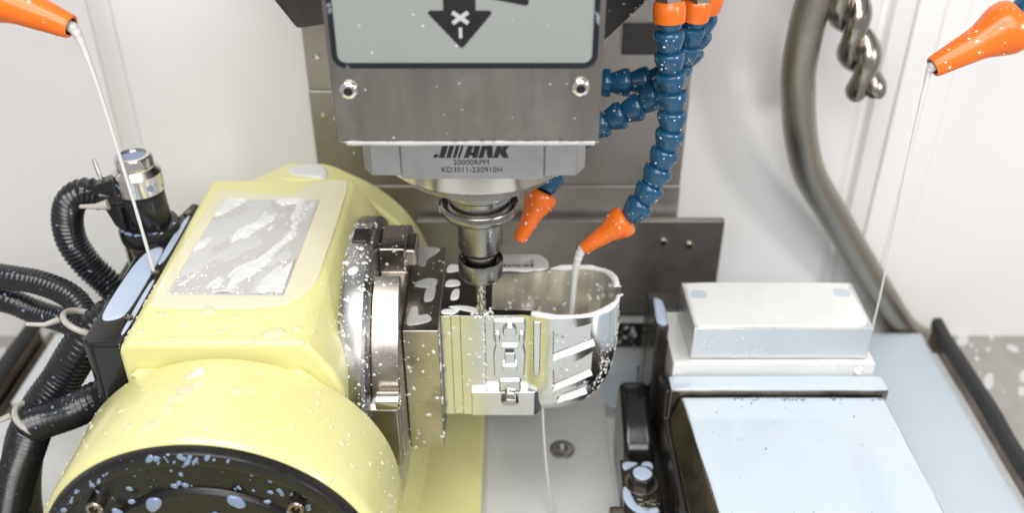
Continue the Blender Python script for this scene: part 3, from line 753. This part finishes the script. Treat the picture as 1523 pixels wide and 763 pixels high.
kn = part('tab_knob', MB().lathe([(0, 0), (6.6, 0), (6.6, 3.2), (5, 4.4), (4.6, 7), (6.0, 9), (6.2, 13), (5.4, 14), (0, 14)], (-1.5, 491, 139), (0, -.86, -.5), 6), 'polished', wp, bevel=.8, smooth=20)
part('tab_ear', MB().box(-8.8, 5.8, 483.6, 487.3, 138.4, 148), 'aluminium', wp, bevel=1.4)
# far bracket with its dark slot
o2 = [(-10, 538), (-10, 555), (-7, 558), (17, 558), (21, 556), (25, 549), (25, 541), (20, 538)]
i2 = [(-7, 542.5), (-7, 552), (-6, 553), (13, 553), (14.4, 552), (15, 549), (15, 543.5), (13.6, 542.5)]
br = MB()
br.loft([[(x, y, 194) for x, y in o2], [(x, y, 199.4) for x, y in o2], [(x, y, 199.4) for x, y in i2], [(x, y, 194) for x, y in i2]][::-1], False, False)
bk = part('rear_bracket', br, 'jaw_pale', wp, smooth=25)
part('bracket_floor', MB().box(-8, 16, 540, 555, 190.5, 194.3), 'cast_dark', bk)
for x in (-1.5, 5, 10.5): part('bracket_screw', MB().lathe([(2.6, 0), (2.6, 2.2), (1.4, 2.9), (0, 2.9)], (x, 547.4, 194.3), (0, 0, 1), 14), 'chrome', bk)
part('bracket_stem', MB().box(-9.5, 19.5, 541, 556, 150, 190.3), 'aluminium', bk, bevel=.8)
# foam on the rim, drops on the walls
fo = MB()
mid = [((a[0]+b[0])/2, (a[1]+b[1])/2, 199.1) for a, b in zip(outer, inner)]
front = crom(mid[3:11], 10); back = crom(mid[11:17], 10)
for pts in (front, back):
    n = len(pts); rad = [(1.9 + .4*math.sin(i*.17) + .12*math.sin(i*.83+1)) * min(1, (i+1)/4, (n-i)/4) for i in range(n)]
    fo.tube(pts, rad, 10)
for i in range(18): q = mid[rng.randrange(3, 19)]; drop(fo, (q[0]+rng.uniform(-2, 2), q[1]+rng.uniform(-1, 1), 199), (0, 0, 1), rng.uniform(.4, 1.3), .5)
puddle(fo, [(-9, 539), (-4, 540.8), (22, 540.8), (21, 538.4), (14, 537.2), (8, 536.2)], 199.3, .9, 4)
puddle(fo, [(-41, 497), (-28, 492), (-20, 489), (-18, 493), (-30, 498)], 198.6, .5, 4)
puddle(fo, [(-44, 537), (-36, 539), (-35, 545), (-43, 545.5)], 198.6, .6, 4); puddle(fo, [(-44, 520), (-35, 521), (-36, 527), (-43, 527)], 198.6, .6, 4)
puddle(fo, [(-40, 505), (-35, 506), (-35, 517), (-39, 515)], 198.6, .6, 4); puddle(fo, [(-44.5, 489.5), (-37, 489), (-34, 494), (-44, 494)], 198.6, .5, 4)
part('coolant_foam', fo, 'foam', wp, kind='stuff')
dm = drops(shell, 330, .25, 1.35, lambda p, n: p[2] < 197 and n[1] < .4, None, 3.5, .42)
drops(shell, 210, .4, 1.6, lambda p, n: n[0] > .45 and p[2] < 180 and n[1] < .2, dm, 2, .45)
drops(stock, 36, .3, 1.4, lambda p, n: n[1] < -.5, dm, 2.5, .4)
for i in range(30): drop(dm, (-18 + rng.uniform(-1, 1), 487, 118 + 80*rng.random()), (0, -1, 0), rng.uniform(.4, 1.1), .5)
part('coolant_droplets', dm, 'drop_milk', wp, kind='stuff')
dm = drops(hol, 70, .4, 1.5, lambda p, n: p[1] > 525 and p[2] > 150, None, 2, .42)
# inside faces look the other way: lay the drops on the hollow side
dm.v = [(x, y - 1.0, z) for x, y, z in dm.v]
part('coolant_droplets', dm, 'drop_milk', wp, kind='stuff')

# ================================================================== vise and the raw block
vz = thing('machine_vise', (190, 470, 0), 'dark machine vise whose flat top is flooded with milky coolant', 'vise')
part('base', MB().box(104, 262, 300, 618, .1, 52), 'vise_dark', vz, bevel=2)
slide = MB().loft([[(111, 500, 52.1), (111, 300, 52.1), (263, 300, 52.1), (258, 500, 52.1)], [(111, 500, 100), (111, 300, 100), (263, 300, 100), (258, 500, 100)], [(117, 502.5, 117), (131, 300, 117), (262.5, 300, 117), (258, 502.5, 117)]][::1])
sl = part('slide', slide, 'vise_steel', vz, bevel=.8)
pm = MB(); puddle(pm, [(117.9, 501.8), (190, 502), (257.4, 501.8), (259.6, 400), (261.8, 301), (131.8, 301), (124.6, 400)], 117.02, .8, 0)
part('coolant_pool', pm, 'milk_pool', sl, kind='stuff')
bb = MB()
for i in range(46):
    x, y = rng.uniform(128, 258), 500 - 190*rng.random()**1.5
    drop(bb, (x, y, 117.8), (0, 0, 1), .3 + .7*rng.random()**3, .8)
for i in range(40): drop(bb, (rng.choice([165, 190, 196, 225, 250, 255])+rng.gauss(0, 4), 499.8 + rng.uniform(-1.6, .8), 117.7), (0, 0, 1), .4 + .8*rng.random(), .8)
part('bubbles', bb, 'bubble', sl, kind='stuff')
part('front_jaw', MB().box(110, 261, 503.4, 519.4, 52.1, 122), 'vise_steel', vz, bevel=1)
mj = MB(); puddle(mj, [(110.6, 504), (110.6, 518.6), (180, 519), (260.4, 518.6), (260.6, 504), (180, 503.8)], 122, 2.2, 0)
part('coolant_pool', mj, 'milk_pool', vz, kind='stuff')
part('soft_jaw', MB().box(113, 255, 519.6, 582, 100, 132.5), 'jaw_pale', vz, bevel=.8)
mj = MB(); puddle(mj, [(113.8, 520.2), (180, 520.2), (254.2, 520.2), (254.2, 524.2), (180, 524.2), (113.8, 524.2)], 132.5, .8, 0)
drop(mj, (243, 519.4, 126), (0, -1, 0), 3.2, .4); drop(mj, (244, 519.3, 129), (0, -1, 0), 2.4, .4)
part('coolant_pool', mj, 'foam', vz, kind='stuff')
part('rear_jaw', MB().box(103.5, 249, 582.4, 606, 52.1, 134), 'vise_dark', vz, bevel=2)
part('rear_jaw_cheek', MB().box(103.5, 112.6, 546, 582, 52.1, 146), 'vise_dark', vz, bevel=2)
mj = MB(); puddle(mj, [(104.5, 550), (111.8, 549), (112, 575), (106, 581), (104.5, 570)], 146, 1.6, 5)
part('coolant_pool', mj, 'milk_soft', vz, kind='stuff')
part('side_plate', MB().prism([(300, 20), (580, 20), (580, 92), (516, 118), (508, 118), (506, 94), (300, 94)], 'x', 107.5, 111.8), 'vise_dark', vz, bevel=1.5)
# stop lever and clamp beside the vise
lv = part('stop_lever', MB().prism([(566, .2), (570, 40), (569, 70), (563, 80), (553, 82), (512, 66), (505, 58), (502, .2)], 'x', 82, 104), 'black_gloss', vz, bevel=5, seg=4)
mj = MB(); streak(mj, [(93, 562), (94, 552)], [2, 3], 81, .8)
cl = part('clamp_arm', MB().prism([(78, 500), (82, 496), (102, 496), (102, 380), (80, 380), (76, 440)], 'z', 52, 62), 'vise_dark', vz, bevel=2)
part('clamp_riser', MB().box(82, 103, 382, 470, .2, 51.9), 'vise_dark', vz, bevel=1.5)
hb = part('clamp_bolt', MB().lathe([(9.4, 0), (9.4, 9), (8.4, 10.4), (0, 10.4)], (90.5, 474, 62), (0, 0, 1), 6), 'vise_dark', vz, bevel=.6, smooth=20)
part('washer', MB().lathe([(12, 0), (12, 1.6), (0, 1.6)], (90.5, 474, 62), (0, 0, 1), 28), 'vise_steel', vz, bevel=.3)
part('side_bolt', MB().lathe([(7.6, 0), (7.6, 9), (6.6, 10), (0, 10)], (77, 452, 52), (-1, 0, 0), 22), 'vise_steel', vz, bevel=.3)
mj = MB()
drop(mj, (90.5, 474, 72.4), (0, 0, 1), 6.6, .3, stretch=.1)
puddle(mj, [(80, 487), (86, 490), (90, 494), (80, 494.5)], 62, 1, 4); puddle(mj, [(92, 488), (100, 488), (100, 494.5), (94, 494.5)], 62, 1, 4)
streak(mj, [(79.5, 470), (80, 460), (84, 452), (92, 448), (99, 450)], [1.6, 2.6, 2.4, 2.6, 1.6], 62, 1.2)
streak(mj, [(84, 446), (85, 432), (86, 420)], [2, 4, 3], 62, 1)
part('coolant_pool', mj, 'milk_soft', vz, kind='stuff')
sk = MB().lathe([(0, -8), (3.4, -8), (3.4, 0), (6.2, 1), (7.2, 4), (6.4, 8), (3, 10), (0, 10.4)], (258, 470, 96), (1, 0, .1), 24)
part('side_knob', sk, 'chrome', vz)
chp_ = MB()
for i in range(26):
    c = Vector((93 + rng.gauss(0, 3.2), 454 + rng.gauss(0, 3.2), 62.6 + rng.random()*3.5)); a = rng.random()*6.28; t = rng.uniform(.6, 1.6)
    L = rng.uniform(2, 5); pts = [c + Vector((math.cos(a+t*k)*L*.35*k, math.sin(a+t*k)*L*.35*k, .35*k)) for k in range(4)]
    v = []; 
    for k, p in enumerate(pts): v += [p + Vector((0, 0, .8)), p - Vector((0, 0, .2)), p + Vector((.25, .2, .3))]
    f = [(3*k+a_, 3*k+b_, 3*k+3+b_, 3*k+3+a_) for k in range(3) for a_, b_ in ((0, 1), (1, 2), (2, 0))] + [(0, 2, 1), (9, 10, 11)]
    chp_.add(v, f)
tag(part('metal_chips', chp_, 'chip_metal', smooth=0), 'small heap of bright metal chips beside the black hex bolt', 'chips', kind='stuff')
rb = thing('raw_block', (188, 552, 132), 'rectangular bare aluminium block resting on the vise jaws', 'metal block')
rbm = MB().prism([(125.5, 524.6), (249.6, 524.6), (250.4, 580.6), (124.6, 580.6)], 'z', 133.5, 160)
part('block', rbm, 'aluminium_matt', rb, bevel=.7)
mj = MB(); puddle(mj, [(127.5, 527), (134, 525.6), (180, 526.6), (235, 526.2), (245, 530), (248, 540), (246.6, 572), (243, 579.4), (190, 580), (131, 579.6), (127, 572), (126.6, 545)], 160.02, .8, 6)
part('coolant_film', mj, 'milk', rb, kind='stuff')
mj = MB()
for x, y in ((135, 564), (239, 566)): puddle(mj, [(x-5, y-4), (x+5, y-4), (x+5.4, y+4), (x-4, y+5)], 160.7, .3, 6)
part('coolant_spot', mj, 'milk_pool', rb, kind='stuff')
mj = MB()
for i in range(110): drop(mj, (128 + 50*rng.random()**1.3, 524.5, 135 + 18*rng.random()), (0, -1, 0), .25 + .7*rng.random()**3, .4)
for i in range(40): drop(mj, (128 + 118*rng.random(), 525.4, 160.2), (0, 0, 1), .3 + .5*rng.random(), .6)
part('coolant_droplets', mj, 'drop_milk', rb, kind='stuff')

# ================================================================== jointed coolant hoses
seg_me = make_mesh('hose_segment', MB().lathe([(5.2, -1.5), (6.2, 0), (7.0, 2), (8.7, 7.2), (9.1, 8.6), (9.1, 10.8), (8.5, 12), (7.2, 12.6), (5.2, 12.4)], seg=28), 'blue_plastic')
noz_me = make_mesh('nozzle', MB().lathe([(2.9, -24), (3.8, -24.2), (4.2, -23.4), (6.3, -7), (7.0, -4), (9.6, 2.4), (10.3, 4.6), (10.4, 7.6), (9.7, 9.6), (8, 10.6), (0, 10.8)], seg=32), 'orange_plastic')
hole_me = make_mesh('nozzle_bore', MB().lathe([(0, -22), (2.95, -22), (3.0, -24.1)], seg=20), 'cast_dark')
fit_me = make_mesh('connector', MB().lathe([(6.5, -8), (9.2, -7), (9.6, -1), (9.0, 4), (8.2, 5), (0, 5)], seg=28), 'orange_plastic')
brs_me = make_mesh('thread_fitting', MB().lathe([(8.2, 4.6), (8.2, 12), (7, 13), (7, 22), (0, 22)], seg=6), 'brass_nickel', smooth=20)
def hose(label, pts, nozzle=True, fitting=True, step=12.4, size=1.0, start=14, group='blue jointed coolant hoses'):
    """pts run from the nozzle end up to the fixed end"""
    t = thing('coolant_hose', pts[-1], label, 'coolant hose', group)
    c = resample(crom(pts, 24), step*size)
    for i in range(len(c)-1):
        d = (c[i+1]-c[i])
        if nozzle and i == 0:
            o = placed('nozzle', noz_me, t, c[0], d); o.scale = (size,)*3
            h = bpy.data.objects.new('nozzle_bore', hole_me); col.objects.link(h); h.parent = o
            continue
        o = placed('hose_segment', seg_me, t, c[i], d); o.scale = (size,)*3
    if fitting:
        d = c[-1]-c[-2]
        o = placed('connector', fit_me, t, c[-1], d); o.scale = (size,)*3
        h = bpy.data.objects.new('thread_fitting', brs_me); col.objects.link(h); h.parent = o
    dm = MB(); k = 0
    for i in range(len(c)-1):
        d = (c[i+1]-c[i]).normalized(); u = d.orthogonal().normalized(); v = d.cross(u)
        if nozzle and i == 0:
            for j in range(30):
                a = rng.random()*6.28; q = rng.uniform(-23, 9); rr = np.interp(q, [-24, -7, -4, 2.4, 4.6, 7.6, 9.6], [4.1, 6.3, 7.0, 9.6, 10.3, 10.4, 9.7])*size
                nr = u*math.cos(a) + v*math.sin(a); drop(dm, c[0] + d*q*size + nr*rr, nr, .3 + .8*rng.random()**2.5, .42)
        else:
            for j in range(11):
                a = rng.random()*6.28; q = rng.uniform(1, 11); rr = np.interp(q, [0, 2, 7.2, 8.6, 10.8, 12], [6.2, 7, 8.7, 9.1, 9.1, 8.5])*size
                nr = u*math.cos(a) + v*math.sin(a); drop(dm, c[i] + d*q*size + nr*rr, nr, .25 + .6*rng.random()**3, .42)
    part('coolant_droplets', dm, 'drop_milk', t, kind='stuff')
    return t
hose('blue jointed hose whose orange nozzle pours coolant into the cup', [(65, 521, 243.5), (73, 521.5, 249.6), (80, 523, 257), (87, 526, 270), (93, 529, 287), (97, 531, 306), (96.5, 533, 327), (92, 534, 356), (90, 537, 387)])
part('hose_manifold', MB().box(43.2, 128, 528, 599.6, 404, 420), 'cast_dark', sh, bevel=2)
hose('blue jointed hose with small orange nozzle dripping beside the tool holder', [(15.4, 527, 255.5), (20.5, 531, 265), (24, 536, 272), (28, 542, 276), (38, 552, 286), (52, 560, 295), (73, 562, 305), (88, 562, 314), (101, 562, 330), (107, 560, 352), (110, 556, 384)], fitting=True)
hose('blue jointed hose looping back behind the spindle cover plate', [(52, 582, 317), (73, 580, 318), (89, 579, 320), (103, 578, 324), (112, 577, 339), (116, 572, 356), (118, 562, 388)], nozzle=False)
hose('blue jointed hose with large orange nozzle pouring past the raw block', [(291.5, 559.6, 356.6), (306, 561.5, 364), (330, 578, 379), (362, 640, 402), (372, 700, 412), (374, 738, 414)], size=1.60)
hose('blue jointed hose with large orange nozzle pouring onto the cable box', [(-271, 500, 399), (-287, 502, 405), (-330, 530, 424), (-360, 600, 440), (-372, 690, 448), (-374, 738, 450)], size=1.60)

# ------------------------------------------------------------------ falling coolant
def stream(label, pts, rad):
    c = crom(pts, 16); n = len(c)
    rr = [np.interp(i/(n-1), np.linspace(0, 1, len(rad)), rad)*(1 + .05*math.sin(i*.9)) for i in range(n)]
    single('coolant_stream', MB().tube(c, rr, 12), 'drop_milk', label, 'coolant stream', 'falling streams of milky coolant')
stream('milky stream falling from an orange nozzle onto the black cable box', [(-242, 496.5, 388), (-235.6, 495.8, 384.4), (-233.0, 497, 374), (-231.5, 500, 345), (-229, 500, 300), (-227.2, 500, 260), (-226, 500, 222.6)], [3.4, 3.2, 2.0, 1.2, 1.05, 1.0, 1.1])
stream('milky stream falling from the orange nozzle into the aluminium cup', [(49, 520, 231.4), (45.4, 519.6, 228.2), (42.6, 519, 220), (41.0, 518, 205), (40.2, 517, 180), (39.8, 516, 141)], [2.4, 3.2, 2.6, 2.0, 1.9, 2.2])
stream('thin milky stream falling beside the raw aluminium block', [(264, 556, 342.6), (258.2, 555.4, 338.4), (257, 556, 328), (258.6, 558, 280), (262.4, 560, 213), (265, 561, 160), (266, 561, 90), (266.4, 561, 40), (266.6, 561, .9)], [3.6, 3.4, 1.4, .8, .7, .7, .7, .7, .9])
stream('thin drip of coolant running off the underside of the workpiece', [(20, 492, 127), (21, 492, 116), (22.4, 494, 90), (25.5, 496, 50), (29, 498, 20), (30.6, 499, .6)], [1.2, .9, .8, 1.0, 1.1, 1.2])

# ------------------------------------------------------------------ braided hose and twisted metal line on the right
def uvtube(pts, r, seg=28):
    m = MB().tube(pts, r, seg); n = len(pts); L = 0; uv = []
    for i in range(n):
        if i: L += (pts[i]-pts[i-1]).length
        for k in range(seg): uv.append((abs(2*k/seg - 1)*2*math.pi*r/2*.1, L*.1))
    m.uv = uv; return m
bh = thing('braided_hose', (360, 700, -30), 'braided stainless hose curving down the white wall', 'hose')
c = resample(crom([(236, 745, 430), (230, 715, 400), (225, 695, 355), (220.5, 692, 320), (220.5, 695, 285), (224, 698, 262), (234, 704, 222), (251, 712, 180), (280, 720, 137), (314.5, 730, 87), (348, 738, 40), (383.6, 744, -8), (410, 747, -26)], 24), 3)
part('braid', uvtube(c, 13.4), 'braid', bh)
part('wall_gland', MB().lathe([(18, 0), (18, 8), (14, 10), (14, 22), (0, 22)], (237, 761.6, 436), (0, -1, -.25), 24), 'brass_nickel', bh)
tw = thing('twisted_metal_line', (262, 760, 262), 'twisted pair of metal tubes hanging in front of the wall', 'metal tube')
base_c = resample(crom([(234, 756, 440), (236, 725, 410), (243, 694, 350), (250, 690, 325), (260, 690, 302), (270, 690, 278), (276, 690, 259)], 20), 1.5)
for ph in (0, math.pi):
    pts = []
    for i, p in enumerate(base_c):
        t = (base_c[min(i+1, len(base_c)-1)]-base_c[max(i-1, 0)]).normalized(); u = t.cross(Vector((0, 1, 0))).normalized(); v = t.cross(u)
        a = i*.135 + ph + .9
        pts.append(p + (u*math.cos(a) + v*math.sin(a))*6.8)
    n = len(pts)
    part('strand', MB().tube(pts, [8.6 + 1.2*math.cos(i*.27+.4) if i < n-6 else 8.6*math.sqrt(max(.04, 1-((i-n+6)/6)**2)) for i in range(n)], 18), 'spring_metal', tw)

# ------------------------------------------------------------------ connector, conduits and cables on the left
cn = thing('motor_connector', (-246, 555, 186), 'round metal plug connector standing behind the cable box', 'connector')
CX, CY = -246, 555
part('base_shell', MB().lathe([(0, 186.1), (18.4, 186.1), (19, 187), (19, 216), (18, 217)], (CX, CY, 0), seg=40), 'brass_nickel', cn)
part('collar', MB().lathe([(17, 216.4), (19.8, 217), (20.2, 219), (20.2, 225), (19, 227.4), (15, 228.4)], (CX, CY, 0), seg=40), 'black_gloss', cn)
part('sleeve', MB().lathe([(15, 227), (15.4, 228), (14.4, 252), (13.6, 254)], (CX, CY, 0), seg=36), 'black_gloss', cn)
part('cap', MB().lathe([(13.6, 252.6), (15.6, 253.4), (15.6, 266), (14.8, 267), (12.2, 270), (12, 276.5), (10.8, 278.6), (8.8, 278.8), (8.6, 277.4), (0, 277.2)], (CX, CY, 0), seg=36), 'chrome', cn)
mj = MB(); drop(mj, (CX, CY, 277.3), (0, 0, 1), 8.2, .15, stretch=.05)
for i in range(14):
    a = R(180 + 180*rng.random()); drop(mj, (CX + 15.7*math.cos(a), CY + 15.7*math.sin(a), rng.uniform(255, 265)), (math.cos(a), math.sin(a), 0), .5 + 1.8*rng.random()**2, .4)
for i in range(26):
    a = R(180 + 180*rng.random()); drop(mj, (CX + 18*math.cos(a), CY + 18*math.sin(a), 227.8), (0, 0, 1), .6 + 1.6*rng.random()**2, .4)
part('coolant_droplets', mj, 'drop_blue', cn, kind='stuff')
part('side_elbow', MB().tube([(CX-8, CY-4, 250), (CX-18, CY-6, 251), (CX-25, CY-7, 252)], [9, 9.4, 9.4], 20), 'black_gloss', cn)
part('elbow_web', MB().prism([(CX-26, 262), (CX-10, 268), (CX-10, 226), (CX-17, 232)], 'y', CY-14, CY-2), 'black_gloss', cn, bevel=2)
part('latch_pin', MB().tube([(CX-17, CY-8, 258), (CX-20, CY-10, 268), (CX-21, CY-10, 280)], 1.3, 10), 'chrome', cn)
part('cable_tie', MB().tube([(CX-34, CY-18, 250), (CX-24, CY-18, 250), (CX-16, CY-17, 251)], [1.4, 2, 3.6], 12), 'tie_white', cn)
def corr(pts, r, amp, pitch):
    c = resample(crom(pts, 20), pitch/4); n = len(c)
    return MB().tube(c, [r + amp*math.sin(i*math.pi/2) for i in range(n)], 22)
def wet(c, r, n, big=1.1):
    m = MB()
    for i in range(n):
        k = rng.randrange(1, len(c)-1); t = (c[k+1]-c[k-1]).normalized(); u = t.orthogonal().normalized(); v = t.cross(u)
        a = rng.random()*6.28; nr = (u*math.cos(a) + v*math.sin(a)); 
        if nr.z < -.2: nr = -nr
        drop(m, c[k] + nr*r, nr, .3 + big*rng.random()**3, .4, stretch=.8)
    return m
def conduit(label, pts, r, amp=.7, pitch=3.2, ndrop=60, name='corrugated_conduit', m='black_conduit'):
    t = thing(name, pts[-1], label, 'conduit', 'black cable conduits')
    part('sleeve', corr(pts, r, amp, pitch), m, t, smooth=60)
    part('coolant_droplets', wet(resample(crom(pts, 20), 1), r+.5, ndrop, .8), 'drop_blue', t, kind='stuff')
    return t
conduit('black corrugated conduit looping from the metal connector down behind the box', [(-269, 548, 252), (-280, 548, 254), (-291, 548, 247), (-297, 548, 233), (-297.5, 547, 216), (-291, 546, 199), (-281, 544, 186), (-269, 540, 171), (-258, 538, 160)], 9.6)
conduit('upper of two black cables sweeping in from the chip pan', [(-430, 560, 190), (-380, 535, 205), (-337, 520, 207), (-311, 518, 203), (-290, 512, 196), (-276, 500, 186)], 8.2, .25, 3)
conduit('lower of two black cables sweeping in from the chip pan', [(-430, 545, 160), (-385, 530, 180), (-342, 520, 188), (-318, 517, 179), (-292, 508, 176), (-278, 496, 172)], 8.2, .25, 3)
conduit('thick black cable bundle hanging along the front of the cable box', [(-238, 512, 188), (-256, 498, 192), (-268, 488, 186), (-279, 481, 174), (-292, 476, 156), (-307, 468, 138), (-322, 462, 112), (-334, 456, 70), (-340, 452, 22)], 12.5, .4, 3.4, 100)
conduit('ribbed black conduit leaving the lower corner of the cable box', [(-239, 455, 168), (-256, 450, 163), (-275, 449, 153), (-292, 449, 146), (-304, 450, 140)], 10.6, .9, 3.8)
conduit('ribbed black conduit dropping steeply to the table beside the base', [(-305, 452, 138), (-313, 450, 122), (-327, 448, 94), (-340, 446, 62), (-352, 444, 30), (-358, 442, 12)], 11.6, .8, 3.4)
def tie(label, c, d, r):
    d = Vector(d).normalized(); u = d.orthogonal().normalized(); v = d.cross(u)
    t = thing('cable_tie', c, label, 'cable tie', 'white cable ties')
    pts = [Vector(c) + (u*math.cos(a) + v*math.sin(a))*r for a in np.linspace(0, 2*math.pi, 33)]
    part('strap', MB().tube(pts, 2.0, 8), 'tie_white', t)
    part('tail', MB().tube([Vector(c) + v*r*.2 + Vector((-r, -4, 3)), Vector(c) + Vector((-r-8, -8, 4)), Vector(c) + Vector((-r-18, -10, 6))], [2.2, 1.6, 1.2], 8), 'tie_white', t)
tie('white cable tie round the bundle beside the box corner', (-270, 484, 196), (-.5, -.3, -.9), 13.6)
tie('white cable tie holding the ribbed conduits together', (-303, 455, 141), (-.6, -.2, -.8), 14.2)
